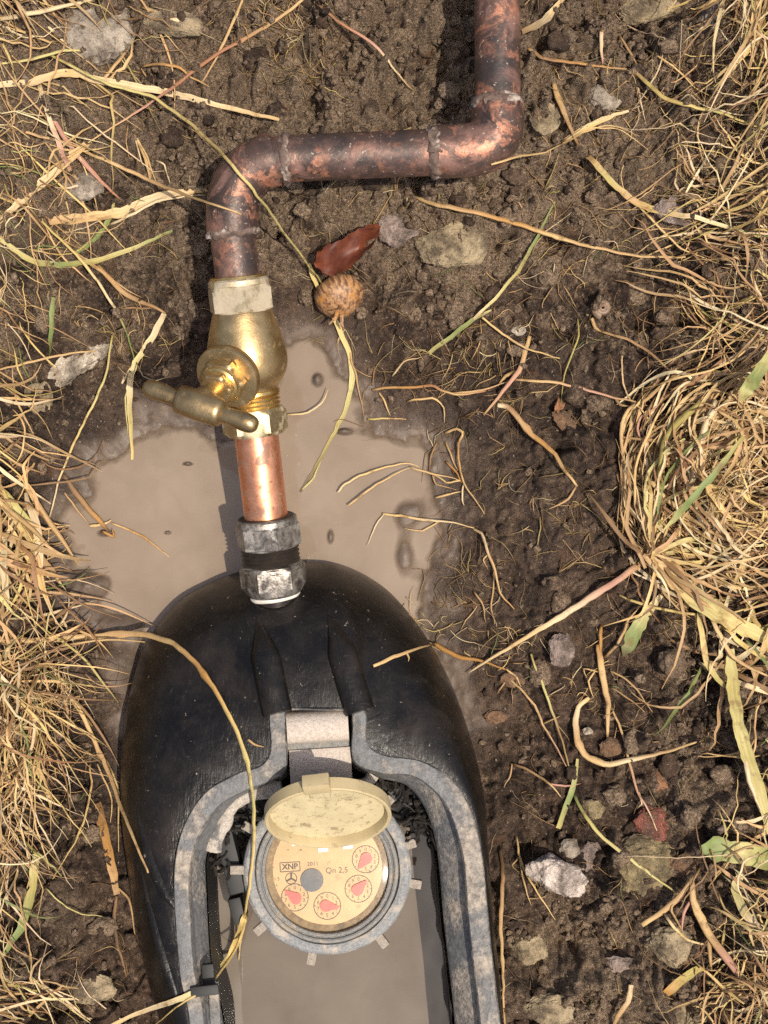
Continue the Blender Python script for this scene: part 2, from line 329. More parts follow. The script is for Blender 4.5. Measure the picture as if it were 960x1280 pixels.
def height_fields(X, Y):
    px, py = to_px(X, Y, np.full(X.shape, 0.01))
    wx = X + .004 * fbm(X * 60, Y * 60, 3, 71); wy = Y + .004 * fbm(X * 60 + 9, Y * 60, 3, 77)
    sd = poly_sd(px, py, PUDDLE) + 24 * fbm(X * 48, Y * 48, 4, 5) + 2.5 * fbm(X * 300, Y * 300, 2, 8)
    top = sstep(470, 120, py); left = sstep(170, 20, px); right = sstep(740, 930, px); low = sstep(1000, 1280, py)
    bulk = .012 + .034 * top + .012 * left + .008 * right + .006 * low
    rise = np.clip(sd, 0, None)
    shore = .012 * (1 - np.exp(-rise / 70.0)) / .012
    z = ZW + bulk * shore - .0070 * (1 - np.exp(np.clip(sd, None, 0) / 34.0)) + .0011 * fbm(X * 60, Y * 60, 4, 47) * sstep(20, -30, sd)
    far = sstep(18, 90, sd); near = sstep(6, 64, sd)
    crumb = np.clip(top * .75 + right * .7 + left * .6 + .55 * sstep(.0, .5, fbm(X * 22, Y * 22, 3, 31)) + .35 * low, 0, 1) * far
    z = z + near * (.0065 * fbm(X * 20, Y * 20, 3, 3) + .0042 * np.abs(fbm(wx * 48, wy * 48, 3, 11)) * (0.4 + far))
    nz = 1 + .5 * fbm(X * 90, Y * 90, 2, 55)
    for sg, pw, items in ((-1, 1.0, PITS), (1, 1.5, MOUNDS)):
        for (cx, cy, rx, ry, d) in items:
            m = (np.abs(px - cx) < 2.6 * rx) & (np.abs(py - cy) < 2.6 * ry); e = ((px[m] - cx) / rx) ** 2 + ((py[m] - cy) / ry) ** 2
            z[m] += sg * near[m] * d * np.exp(-(e ** pw) * (nz[m] if sg < 0 else 1))
    d0, r0 = worley(wx * 34 + 5, wy * 34, 14); z = z + far * .019 * np.clip(.60 - d0, 0, 1) * (r0 > .45) * (.4 + r0) * (.35 + .65 * crumb)
    d1, r1 = worley(wx * 70, wy * 70, 2); d2, r2 = worley(wx * 150 + 3, wy * 150, 4); d3, r3 = worley(wx * 330 + 3, wy * 330, 6); d4, r4 = worley(wx * 620, wy * 620, 8)
    z = z + far * (.35 + .65 * crumb) * .0175 * np.clip(.62 - d1, 0, 1) * (r1 > .35) * (.5 + r1)
    z = z + (.12 * near + .30 * far + .7 * crumb) * .0108 * np.clip(.66 - d2, 0, 1) * (r2 > .28) * (.4 + r2)
    z = z + (.16 * near + .34 * far + .8 * crumb) * .0048 * np.clip(.70 - d3, 0, 1) * (r3 > .2)
    z = z + (.15 * near + .45 * far + .45 * crumb) * .0019 * np.clip(.75 - d4, 0, 1)
    z = z - far * .0050 * np.clip(.10 - np.abs(fbm(wx * 30, wy * 30, 3, 91)), 0, 1) / .10 * sstep(-.05, .25, fbm(X * 14, Y * 14, 2, 41)) * .8
    z = z + near * .0010 * fbm(X * 420, Y * 420, 3, 21, .6) + near * .0004 * fbm(X * 1500, Y * 1500, 2, 25)
    for (cx, cy, rx, ry, d) in ISLETS:
        m = (np.abs(px - cx) < 3 * rx) & (np.abs(py - cy) < 3 * ry); z[m] += d * np.exp(-(((px[m] - cx) / rx) ** 2 + ((py[m] - cy) / ry) ** 2))
    sb = poly_sd(px, py, BOX_BASE)
    inside = sstep(-2, -22, sb); z = z * (1 - inside) - .028 * inside
    # far away the sheet runs level
    edge = sstep(.35, .8, np.maximum(np.abs(X), np.abs(Y))); z = z * (1 - edge) + .03 * edge
    wet = np.clip(1 - sstep(6, 80, sd + 30 * fbm(X * 40, Y * 40, 3, 61)) + .35 * sstep(.1, .5, fbm(X * 26, Y * 26, 3, 65)) * sstep(380, 520, py) + .75 * np.exp(-(((px - 680) / 110) ** 2 + ((py - 640) / 150) ** 2)), 0, 1)
    dry = np.clip(.12 + .38 * top + .22 * right + .1 * left + .34 * low * sstep(600, 700, px) + .30 * np.exp(-(((px - 570) / 90) ** 2 + ((py - 290) / 60) ** 2)) + .22 * np.exp(-(((px - 780) / 90) ** 2 + ((py - 200) / 80) ** 2))
                  + .22 * np.exp(-(((px - 430) / 120) ** 2 + ((py - 60) / 60) ** 2)) - .5 * wet + .05 * fbm(X * 15, Y * 15, 2, 81), 0, 1)
    tone = np.clip(.15 + .12 * top - .16 * left * sstep(1280, 1100, py) + .16 * low - .12 * np.exp(-(((px - 780) / 130) ** 2 + ((py - 440) / 60) ** 2)) - .10 * np.exp(-(((px - 200) / 110) ** 2 + ((py - 110) / 90) ** 2)) - .1 * np.exp(-(((px - 800) / 60) ** 2 + ((py - 80) / 40) ** 2)), 0, 1)
    tone = np.clip(tone + far * (.26 * (r2 - .5) + .24 * (r1 - .5) + .16 * (r3 - .5)), 0, 1); dry = np.clip(dry + far * (.30 * (r2 - .55) + .26 * (r1 - .55) + .2 * (r0 - .5)) * (.35 + .65 * crumb) * (1 - .7 * wet), 0, 1)
    silt = np.clip(1 - sstep(2, 40, sd + 22 * fbm(X * 55, Y * 55, 3, 67)), 0, 1)
    return z, wet, dry, tone, silt
HX, HY, STEP = .235, .305, .00076
def axis(h):
    core = np.arange(-h, h + STEP * .5, STEP); out = []; s = STEP; v = core[-1]
    while v < 9.0: s *= 1.28; v += s; out.append(v)
    out = np.array(out); return np.concatenate([-out[::-1], core, out]), len(out), len(core)
ax_, ox, ncx = axis(HX); ay_, oy, ncy = axis(HY)
GX, GY = np.meshgrid(ax_, ay_); GZ, GWET, GDRY, GTONE, GSILT = height_fields(GX, GY)
def grid_mesh(name, X, Y, Z, mat, attrs=None, keep=None):
    ny, nx = X.shape; me = bpy.data.meshes.new(name)
    idx = np.arange(nx * ny).reshape(ny, nx)
    q = np.stack([idx[:-1, :-1], idx[:-1, 1:], idx[1:, 1:], idx[1:, :-1]], -1).reshape(-1, 4)
    if keep is not None: q = q[keep.reshape(-1)]
    me.vertices.add(nx * ny); me.vertices.foreach_set('co', np.stack([X, Y, Z], -1).astype(np.float32).ravel())
    me.loops.add(q.size); me.loops.foreach_set('vertex_index', q.astype(np.int32).ravel())
    me.polygons.add(len(q)); me.polygons.foreach_set('loop_start', (np.arange(len(q)) * 4).astype(np.int32))
    me.polygons.foreach_set('use_smooth', np.ones(len(q), bool)); me.update(calc_edges=True); me.validate()
    for k, v in (attrs or {}).items():
        a = me.attributes.new(k, 'FLOAT', 'POINT'); a.data.foreach_set('value', v.astype(np.float32).ravel())
    o = bpy.data.objects.new(name, me); COL.objects.link(o); me.materials.append(mat); return o
ground = tag(grid_mesh('ground', GX, GY, GZ, M_SOIL, {'wet': GWET, 'dry': GDRY, 'tone': GTONE, 'silt': GSILT}), 'dug muddy brown earth with clods and wet patches', 'ground', None, 'structure')
CZ = GZ[oy:oy + ncy, ox:ox + ncx]
def gz(x, y):
    """height of the ground at world x, y"""
    u = np.clip((np.asarray(x, float) + HX) / STEP, 0, ncx - 1.001); v = np.clip((np.asarray(y, float) + HY) / STEP, 0, ncy - 1.001)
    i = u.astype(int); j = v.astype(int); a = u - i; b = v - j
    return (CZ[j, i] * (1 - a) + CZ[j, i + 1] * a) * (1 - b) + (CZ[j + 1, i] * (1 - a) + CZ[j + 1, i + 1] * a) * b
def on_ground(px, py):
    z = .015
    for _ in range(8):
        p = W(px, py, z); z = max(float(gz(p.x, p.y)), ZW if 60 < px < 600 and 400 < py < 960 else -1) * .7 + z * .3
    return W(px, py, z)

# puddle surface: a sheet at water level over the basin, the mud rises through it at the shore
def blob_sheet(name, poly, z, mat, seg=4, wob=0.0):
    pts = []
    n = len(poly)
    for i in range(n):
        p0, p1, p2, p3 = [Vector(poly[(i + k) % n]) for k in (-1, 0, 1, 2)]
        for s in range(seg):
            t = s / seg
            pts.append(.5 * (2 * p1 + (p2 - p0) * t + (2 * p0 - 5 * p1 + 4 * p2 - p3) * t * t + (3 * p1 - p0 - 3 * p2 + p3) * t ** 3))
    bm = bmesh.new(); vs_ = [bm.verts.new(W(p.x, p.y, z)) for p in pts]; bm.faces.new(vs_)
    bmesh.ops.triangulate(bm, faces=bm.faces[:]); bm.normal_update()
    if sum(f.normal.z for f in bm.faces) < 0: bmesh.ops.reverse_faces(bm, faces=bm.faces[:])
    me = bpy.data.meshes.new(name); bm.to_mesh(me); bm.free()
    o = bpy.data.objects.new(name, me); COL.objects.link(o); me.materials.append(mat); return o
PSHEET = [(50, 600), (100, 540), (170, 500), (260, 500), (330, 400), (400, 385), (470, 470), (560, 500), (600, 600), (590, 700), (560, 780), (500, 800), (400, 760), (300, 765), (220, 800), (185, 900), (150, 930), (100, 880), (60, 740)]
ppx = np.arange(40, 615, 3.0); ppy = np.arange(370, 945, 3.0); QX, QY = np.meshgrid((ppx - 480) / PXM, (640 - ppy[::-1]) / PXM)
qz = gz(QX, QY); pp = to_px(QX, QY, np.zeros(QX.shape)); inp = poly_sd(pp[0], pp[1], PSHEET) < 0
keep = inp[:-1, :-1] & inp[1:, 1:] & inp[1:, :-1] & inp[:-1, 1:]
tag(grid_mesh('puddle', QX, QY, np.full(QX.shape, ZW), M_PUD, {'depth': np.clip(ZW - qz, 0, .02)}, keep), 'shallow puddle of milky brown water behind the black meter box', 'puddle', None, 'structure')

# ------------------------------------------------------------------ shapes
def frames(pts):
    pts = [Vector(p) for p in pts]; T = []
    for i in range(len(pts)):
        a = pts[max(i - 1, 0)]; b = pts[min(i + 1, len(pts) - 1)]; T.append((b - a).normalized())
    up = Vector((0, 0, 1)) if abs(T[0].z) < .9 else Vector((0, 1, 0))
    N = [(up - T[0] * up.dot(T[0])).normalized()]
    for i in range(1, len(pts)):
        q = T[i - 1].rotation_difference(T[i]); n = q @ N[-1]; N.append((n - T[i] * n.dot(T[i])).normalized())
    return pts, T, N
def sweep(pts, radii, seg=32, cap=True, flat=1.0, bulge=None):
    """tube along pts; radii: number, or callable(theta) per point"""
    pts, T, N = frames(pts); V, F = [], []
    for i, p in enumerate(pts):
        B = T[i].cross(N[i]); r = radii[i] if isinstance(radii, (list, tuple)) else radii
        for k in range(seg):
            th = 2 * math.pi * k / seg; rr = r(th) if callable(r) else r
            V.append(p + (N[i] * math.cos(th) * flat + B * math.sin(th)) * rr)
    for i in range(len(pts) - 1):
        for k in range(seg):
            a = i * seg + k; b = i * seg + (k + 1) % seg; F.append((a, b, b + seg, a + seg))
    if cap:
        F.append(tuple(range(seg))[::-1]); F.append(tuple(range((len(pts) - 1) * seg, len(pts) * seg)))
    return V, F
def lathe(o, d, prof, seg=40):
    """prof: list of (distance along d, radius or callable)"""
    o = Vector(o); d = Vector(d).normalized()
    up = Vector((0, 0, 1)) if abs(d.z) < .9 else Vector((0, 1, 0)); n = (up - d * up.dot(d)).normalized(); b = d.cross(n)
    V, F = [], []
    for s, r in prof:
        for k in range(seg):
            th = 2 * math.pi * k / seg; rr = r(th) if callable(r) else r; V.append(o + d * s + (n * math.cos(th) + b * math.sin(th)) * rr)
    for i in range(len(prof) - 1):
        for k in range(seg):
            a = i * seg + k; c = i * seg + (k + 1) % seg; F.append((a, c, c + seg, a + seg))
    F.append(tuple(range(seg))[::-1]); F.append(tuple(range((len(prof) - 1) * seg, len(prof) * seg)))
    return V, F
def hexr(ap, rc, ph=0.0):
    def f(th):
        a = (th + ph) % (math.pi / 3) - math.pi / 6
        return min(ap / math.cos(a), rc)
    return f
def hexprof(s0, s1, ap, ch=.0012, bore=None):
    R = ap / math.cos(math.pi / 6)
    return [(s0, ap * .93), (s0 + .0002, hexr(ap, ap * 1.005)), (s0 + ch, hexr(ap, R * 1.0)), (s1 - ch, hexr(ap, R)), (s1 - .0002, hexr(ap, ap * 1.005)), (s1, ap * .93)]
def spline(ctrl, n, closed=False):
    P = [Vector(c) for c in ctrl]; m = len(P); out = []
    if not closed: P = [P[0] * 2 - P[1]] + P + [P[-1] * 2 - P[-2]]
    segs = m if closed else m - 1
    for s in range(n if closed else n + 1):
        u = s / n * segs; i = min(int(u), segs - 1); t = u - i
        if closed: p0, p1, p2, p3 = [P[(i + k) % m] for k in (-1, 0, 1, 2)]
        else: p0, p1, p2, p3 = P[i:i + 4]
        out.append(.5 * (2 * p1 + (p2 - p0) * t + (2 * p0 - 5 * p1 + 4 * p2 - p3) * t * t + (3 * p1 - p0 - 3 * p2 + p3) * t ** 3))
    return out
def boxv(c, hx, hy, hz, R=None, bev=0.0):
    c = Vector(c); bm = bmesh.new(); bmesh.ops.create_cube(bm, size=1.0)
    for v in bm.verts: v.co = Vector((v.co.x * 2 * hx, v.co.y * 2 * hy, v.co.z * 2 * hz))
    if bev: bmesh.ops.bevel(bm, geom=bm.edges[:], offset=bev, segments=2, affect='EDGES', profile=.6)
    V = [(R @ v.co if R else v.co) + c for v in bm.verts]; bm.verts.index_update(); F = [tuple(v.index for v in f.verts) for f in bm.faces]; bm.free()
    return V, F

# ------------------------------------------------------------------ meter box (black plastic shell)
PAIRS = [ # base, rim outer, rim inner, ledge inner
 ((240, 1440), (245, 1420), (270, 1420), (284, 1420)), ((215, 1290), (238, 1290), (258, 1290), (276, 1290)), ((190, 1200), (225, 1215), (245, 1215), (260, 1215)), ((170, 1100), (217, 1120), (238, 1120), (254, 1120)),
 ((158, 1010), (220, 1060), (241, 1067), (254, 1075)), ((157, 930), (238, 1015), (257, 1031), (270, 1042)), ((165, 870), (262, 985), (278, 1004), (288, 1016)), ((185, 805), (295, 967), (305, 990), (309, 998)),
 ((225, 752), (325, 957), (335, 978), (338, 984)), ((270, 726), (338, 935), (357, 960), (361, 966)), ((310, 712), (337, 892), (357, 905), (361, 908)), ((345, 705), (358, 885), (363, 889), (367, 893)),
 ((400, 703), (434, 885), (430, 889), (427, 893)), ((430, 708), (456, 890), (439, 905), (436, 908)), ((462, 722), (459, 928), (441, 953), (437, 958)), ((495, 748), (480, 944), (474, 967), (472, 974)),
 ((535, 800), (530, 952), (518, 972), (508, 984)), ((570, 870), (567, 977), (549, 996), (530, 1010)), ((594, 950), (591, 1017), (569, 1032), (543, 1045)), ((606, 1040), (604, 1075), (580, 1083), (550, 1090)),
 ((611, 1120), (611, 1150), (586, 1155), (556, 1158)), ((617, 1200), (618, 1220), (592, 1220), (563, 1220)), ((624, 1290), (626, 1290), (599, 1290), (570, 1290)), ((630, 1420), (627, 1420), (598, 1420), (576, 1420)),
 ((560, 1530), (560, 1500), (545, 1480), (535, 1465)), ((430, 1575), (430, 1530), (430, 1508), (430, 1490)), ((310, 1540), (310, 1500), (322, 1482), (330, 1468))]
ZR = .062
NB = 270
def loop(k, z): return spline([W(p[k][0], p[k][1], z) for p in PAIRS], NB, True)
LB = loop(0, -.004); LR = loop(1, ZR); LI = loop(2, ZR); LL = loop(3, ZR - .009)
def loft(rings):
    V = [v for r in rings for v in r]; F = []; n = len(rings[0])
    for i in range(len(rings) - 1):
        for k in range(n):
            a = i * n + k; b = i * n + (k + 1) % n; F.append((a, a + n, b + n, b))
    return V, F
def shell_ring(t):
    out = []
    for i in range(NB):
        a, b = LB[i], LR[i]; h = 1 - math.cos(t * math.pi / 2); v = math.sin(t * math.pi / 2) ** .92
        p = Vector((a.x + (b.x - a.x) * h, a.y + (b.y - a.y) * h, a.z + (b.z - a.z) * v))
        w = .0012 * mnoise.noise(p * 22) * math.sin(t * math.pi); p.z += w; p.x += w
        out.append(p)
    return out
box = empty('meter_box', W(390, 1100, -.02)); tag(box, 'black domed plastic meter box with an arched muddy grey rim, half sunk in mud', 'meter box')
rings = [[Vector((p.x * 1.0, p.y, -.034)) for p in LB]] + [shell_ring(i / 22) for i in range(23)]
sv, sf = loft(rings); shell = mk('shell', sv, sf, M_SHELL, box, 60)
def ins(A, B, f, dz): return [a.lerp(b, f) + Vector((0, 0, dz)) for a, b in zip(A, B)]
rv, rf = loft([ins(LR, LI, -.03, -.006), ins(LR, LI, -.03, -.0005), ins(LR, LI, .06, .0008), ins(LR, LI, .5, .0012), ins(LR, LI, .92, .0006), ins(LR, LI, 1.0, -.0008), ins(LR, LI, 1.01, -.010)])
for v in rv:
    v.z += .0006 * mnoise.noise(v * 90); v.x += .0007 * mnoise.noise(v * 60 + Vector((3, 1, 7))); v.y += .0007 * mnoise.noise(v * 60)
mk('rim', rv, rf, M_RIM, box, 50)
lv, lf = loft([ins(LI, LL, -.05, -.0075), ins(LI, LL, .3, -.0072), ins(LI, LL, .85, -.0078), ins(LI, LL, 1.0, -.0095), ins(LI, LL, 1.0, -.0120)])
for v in lv: v.z += .0009 * mnoise.noise(v * 80)
mk('inner_ledge', lv, lf, M_RIM, box, 50)
wv, wf = loft([ins(LI, LL, 1.12, -.0112), ins(LI, LL, 1.12, -.035), [Vector((p.x, p.y, -.030)) for p in ins(LI, LL, 1.12, 0)]])
mk('inner_wall', wv, wf, M_DARK, box, 50)
shell_bvh = BVHTree.FromPolygons([tuple(v) for v in sv + rv], [tuple(f) for f in sf] + [tuple(i + len(sv) for i in f) for f in rf])
def on_shell(px, py, lift=0.0):
    d = RAY(px, py).normalized(); h = shell_bvh.ray_cast(CAM, d)
    return (h[0] - d * lift) if h[0] is not None else W(px, py, .03)
for path, r in (([(322, 772), (330, 810), (338, 850), (347, 892)], .0066), ([(410, 768), (424, 805), (436, 845), (450, 890)], .0066)):
    c = spline([on_shell(x, y, .0004) for x, y in path], 18); n = len(c)
    V, F = sweep(c, [r * min(1, (i + .4) / 8) for i in range(n)], 14, True, .7); mk('rib', V, F, M_SHELL, box, 60)
# bulge seams low on the left flank
for path, r in (([(172, 1000), (186, 1060), (205, 1110), (219, 1135)], .0030), ([(178, 1085), (196, 1160), (215, 1225), (230, 1262)], .0028)):
    c = spline([on_shell(x, y, -.001) for x, y in path], 16); n = len(c)
    V, F = sweep(c, [r * math.sin(math.pi * min(1, (i + 1.2) / (n + 1))) + .0003 for i in range(n)], 10, True, .5); mk('moulded_seam', V, F, M_SHELL, box, 60)
# lifting strap in the notch
def bent_plate(prof, xl, xr, th, skew=0.0):
    """prof: list of (py, z); plate between px xl..xr"""
    V, F = [], []; nx = 7
    for s in (0, 1):
        for j, (py, z) in enumerate(prof):
            for i in range(nx):
                u = i / (nx - 1); edge = .0006 * ((2 * u - 1) ** 8)
                p = W(xl + (xr - xl) * u + skew * (py - prof[0][0]), py - 5 * (u - .5), z); p.z -= edge + s * th; p.z += .0004 * mnoise.noise(p * 300); V.append(p)
    m = len(prof) * nx
    for j in range(len(prof) - 1):
        for i in range(nx - 1):
            a = j * nx + i; F.append((a, a + nx, a + nx + 1, a + 1)); F.append((m + a, m + a + 1, m + a + nx + 1, m + a + nx))
    for j in range(len(prof) - 1):
        a = j * nx; F.append((a, a + m, a + nx + m, a + nx)); b = j * nx + nx - 1; F.append((b, b + nx, b + nx + m, b + m))
    for i in range(nx - 1):
        F.append((i, i + 1, i + 1 + m, i + m)); e = (len(prof) - 1) * nx + i; F.append((e, e + m, e + 1 + m, e + 1))
    return V, F
V, F = bent_plate([(888, .0560), (891, .0600), (897, .0628), (906, .0640), (916, .0640), (924, .0630), (928, .0605)], 357, 434, .006, .06)
strap = mk('strap', V, F, M_STRAP, box, 45)
V, F = bent_plate([(926, .0570), (932, .0572), (940, .0570)], 359, 437, .004, .06); mk('strap_groove', V, F, M_GREYP, strap, 45)
V, F = bent_plate([(936, .0585), (942, .0592), (955, .0580), (972, .0545), (990, .0490), (1000, .0450)], 361, 438, .005, .05); mk('strap_tongue', V, F, M_STRAP, strap, 45)
# crusted inner lip, left of the strap, and a stub on its right
c = spline([W(x, y, z) for x, y, z in ((352, 985, .050), (330, 989, .049), (305, 996, .048), (288, 1010, .047), (277, 1034, .046), (268, 1052, .045), (266, 1062, .044))], 26); n = len(c)
V, F = sweep(c, [.0034 * (1 + .35 * mnoise.noise(p * 260)) * (1.25 if i > n - 6 else 1) for i, p in enumerate(c)], 10, True, .75); mk('crusted_lip', V, F, M_LEDGE, box, 60)
c = spline([W(x, y, .047) for x, y in ((432, 990), (445, 983), (460, 976), (466, 968))], 10)
V, F = sweep(c, [.0026 * (1 + .3 * mnoise.noise(p * 300)) for p in c], 8, True, .7); mk('crusted_lip', V, F, M_LEDGE, box, 60)
# clip on the left rim with a grey strut
V, F = boxv(W(256, 1238, .0635), .0060, .0022, .0014, Matrix.Rotation(.12, 3, 'Z'), .0006); clip = mk('clip', V, F, M_DARK, box, 30)
V, F = boxv(W(261, 1222, .056), .0026, .0060, .0020, Matrix.Rotation(.1, 3, 'Z'), .0006); mk('clip_catch', V, F, M_DARK, clip, 30)
V, F = boxv(W(269, 1262, .052), .0022, .0120, .0020, Matrix.Rotation(.08, 3, 'Z'), .0005); mk('strut', V, F, M_RIM, box, 30)
for px, py in ((561, 1188), (548, 1036)):
    V, F = lathe(W(px + 8, py, .030), (-1, 0, .25), [(0, .0032), (.003, .0034), (.004, .0030), (.0044, .0016)], 18); mk('reflection_disc', V, F, M_GREYP, box, 40)  # added discs, stand-ins for rim holes mirrored in the box water
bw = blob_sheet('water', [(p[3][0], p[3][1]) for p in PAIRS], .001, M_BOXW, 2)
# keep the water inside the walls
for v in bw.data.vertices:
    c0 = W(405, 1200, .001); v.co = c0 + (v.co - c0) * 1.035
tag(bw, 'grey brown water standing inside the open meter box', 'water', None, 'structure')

# ------------------------------------------------------------------ water meter
MC = W(409, 1088, .041); MM = .001
meter = empty('water_meter', MC); meter.rotation_euler = (math.radians(1.5), 0, 0)
tag(meter, 'round water meter with cream dial, red pointers and open lid, inside the black box', 'water meter')
MW = Matrix.LocRotScale(MC, meter.rotation_euler, None)
def mpart(name, VF, mat, parent=None, smooth=35):
    V, F = VF; return mk(name, [MW @ Vector(v) for v in V], F, mat, parent or meter, smooth)
def ring(prof, seg=72, closed=True):
    V, F = [], []
    for r, z in prof:
        for k in range(seg): th = 2 * math.pi * k / seg; V.append(Vector((r * math.cos(th), r * math.sin(th), z)) * MM)
    n = len(prof)
    for i in range(n if closed else n - 1):
        j = (i + 1) % n
        for k in range(seg): a, b = k, (k + 1) % seg; F.append((i * seg + a, i * seg + b, j * seg + b, j * seg + a))
    return V, F
collar = ring([(37.2, -9), (37.6, -2), (37.0, -.4), (35.8, .6), (33.8, .8), (32.4, .2), (31.8, -1.5), (31.8, -9)])
collar = ([v + Vector((0, 0, .0005 * mnoise.noise(v * 140))) + Vector(v).normalized() * .0006 * mnoise.noise(v * 90) for v in collar[0]], collar[1])
col_o = mpart('collar', collar, M_RING)
for ang, ln in ((-100, 4.2), (-52, 4.6), (-9, 4.4), (17, 3.2), (-139, 4.2), (-180, 5.2), (48, 5.0), (152, 4.6)):
    a = math.radians(ang); R = Matrix.Rotation(a, 3, 'Z'); c = R @ Vector(((37.2 + ln / 2), 0, -2.2)) * MM
    mpart('lug', boxv(c, (ln / 2 + .8) * MM, 2.0 * MM, 1.9 * MM, R, .5 * MM), M_LUG, col_o)
mpart('bezel', ring([(31.7, -8), (31.7, 1.0), (31.2, 1.7), (30.4, 1.9), (29.8, 1.4), (29.6, .4), (29.2, .2), (28.8, 1.2), (28.2, 1.4), (27.6, 1.0), (27.4, -3.2), (27.4, -8)]), M_GREYP)
mpart('grime_ring', ring([(27.6, -4.0), (27.5, -1.9), (26.6, -1.9), (25.2, -2.5), (24.4, -2.78), (24.0, -4.0)]), M_MUDRING)
def disc(r, z, seg=64, cx=0, cy=0): return [Vector((cx + r * math.cos(2 * math.pi * k / seg), cy + r * math.sin(2 * math.pi * k / seg), z)) * MM for k in range(seg)], [tuple(range(seg))]
dial = mpart('dial_face', (lambda v, f: (v + [p - Vector((0, 0, .002)) for p in v], [f[0]] + [(k, k + 64, (k + 1) % 64 + 64, (k + 1) % 64) for k in range(64)]))(*disc(27.0, -2.9)), M_DIAL, None, 30)
ZD = -2.84
def mpx(px, py):
    """dial-local millimetres for a place on the dial"""
    p = W(px, py, .041 - .0029); q = MW.inverted() @ p; return q.x / MM, q.y / MM
def annulus(cx, cy, r0, r1, z, seg=40, a0=0, a1=2 * math.pi):
    V = []; full = abs(a1 - a0 - 2 * math.pi) < 1e-6; n = seg if full else seg + 1
    for k in range(n):
        th = a0 + (a1 - a0) * k / seg
        for r in (r0, r1): V.append(Vector((cx + r * math.cos(th), cy + r * math.sin(th), z)) * MM)
    F = [(2 * k, 2 * k + 1, 2 * ((k + 1) % n) + 1, 2 * ((k + 1) % n)) for k in range(seg)]; return V, F
def barq(x0, y0, x1, y1, w, z):
    d = Vector((x1 - x0, y1 - y0)).normalized(); n = Vector((-d.y, d.x)) * w / 2
    return [Vector((x0 + n.x, y0 + n.y, z)) * MM, Vector((x0 - n.x, y0 - n.y, z)) * MM, Vector((x1 - n.x, y1 - n.y, z)) * MM, Vector((x1 + n.x, y1 + n.y, z)) * MM], [(0, 1, 2, 3)]
def join(*vfs):
    V, F = [], []
    for v, f in vfs: F += [tuple(i + len(V) for i in q) for q in f]; V += list(v)
    return V, F
_txt = {}
def text_vf(s, size, cx, cy, z, rot=0.0, bold=0.0):
    if s not in _txt:
        cu = bpy.data.curves.new('lettering', 'FONT'); cu.body = s; cu.size = 1.0; cu.align_x = 'CENTER'; cu.align_y = 'CENTER'; cu.offset = bold; cu.resolution_u = 3
        o = bpy.data.objects.new('lettering', cu); COL.objects.link(o); dg = bpy.context.evaluated_depsgraph_get(); me = bpy.data.meshes.new_from_object(o.evaluated_get(dg))
        _txt[s] = ([v.co.copy() for v in me.vertices], [tuple(p.vertices) for p in me.polygons]); bpy.data.objects.remove(o); bpy.data.meshes.remove(me); bpy.data.curves.remove(cu)
    V, F = _txt[s]; R = Matrix.Rotation(rot, 3, 'Z')
    return [(R @ (v * size) + Vector((cx, cy, 0))) * MM + Vector((0, 0, z * MM)) for v in V], F
for (px, py), (dx, dy) in (((457, 1074), (-10, -13)), ((448, 1111), (10, 10)), ((409, 1132.5), (17, -2)), ((368.5, 1122), (-11, 8))):
    cx, cy = mpx(px, py); R_ = 6.15; vf = [annulus(cx, cy, R_ - .36, R_, ZD)]
    for k in range(10):
        th = math.pi / 2 - k * math.pi / 5
        vf.append(text_vf(str(k), 2.3, cx + 4.25 * math.cos(th), cy + 4.25 * math.sin(th), ZD)); th += math.pi / 10
        vf.append(barq(cx + 5.1 * math.cos(th), cy + 5.1 * math.sin(th), cx + 6 * math.cos(th), cy + 6 * math.sin(th), .2, ZD))
    sd = mpart('sub_dial', join(*vf), M_INK, dial, None)
    a = math.atan2(dy, dx); c = Vector((cx, cy)) - Vector((math.cos(a), math.sin(a))) * .6; pts = []
    for k in range(15): th = a + math.radians(50) + k / 14 * math.radians(260); pts.append(Vector((c.x + 2.6 * math.cos(th), c.y + 2.6 * math.sin(th), 0)))
    pts += [Vector((c.x + 5.2 * math.cos(a - .12), c.y + 5.2 * math.sin(a - .12), 0)), Vector((c.x + 6.1 * math.cos(a), c.y + 6.1 * math.sin(a), 0)), Vector((c.x + 5.2 * math.cos(a + .12), c.y + 5.2 * math.sin(a + .12), 0))]
    n = len(pts); V = [(p + Vector((0, 0, -2.35))) * MM for p in pts] + [(p + Vector((0, 0, -2.0))) * MM for p in pts]
    mpart('pointer', (V, [tuple(range(n, 2 * n))] + [(k, (k + 1) % n, (k + 1) % n + n, k + n) for k in range(n)]), M_RED, sd, 30)
cx, cy = mpx(390, 1100); V, F = disc(5.1, -2.2, 40, cx, cy)
V2 = [v - Vector((0, 0, .0007)) for v in V]; mpart('centre_disc', (V + V2, [F[0]] + [(k, k + 40, (k + 1) % 40 + 40, (k + 1) % 40) for k in range(40)]), M_BLUEK, dial, 30)
x, y = mpx(362.5, 1083.5); w_, h_ = 4.4, 2.0
vf = [text_vf('XNP', 3.5, x, y, ZD, .06, .03)]
R = Matrix.Rotation(.06, 2)
cs = [R @ Vector(c) + Vector((x, y)) for c in ((-w_, -h_), (w_, -h_), (w_, h_), (-w_, h_))]
for i in range(4): vf.append(barq(cs[i].x, cs[i].y, cs[(i + 1) % 4].x, cs[(i + 1) % 4].y, .38, ZD + .01 * (i % 2)))
x, y = mpx(364, 1098); vf.append(annulus(x, y, 2.3, 2.65, ZD)); vf.append(annulus(x, y, 0.01, .55, ZD, 16))
for k in range(3): th = math.pi / 2 + k * 2 * math.pi / 3; vf.append(barq(x + .5 * math.cos(th), y + .5 * math.sin(th), x + 2.3 * math.cos(th), y + 2.3 * math.sin(th), .75, ZD + .004))
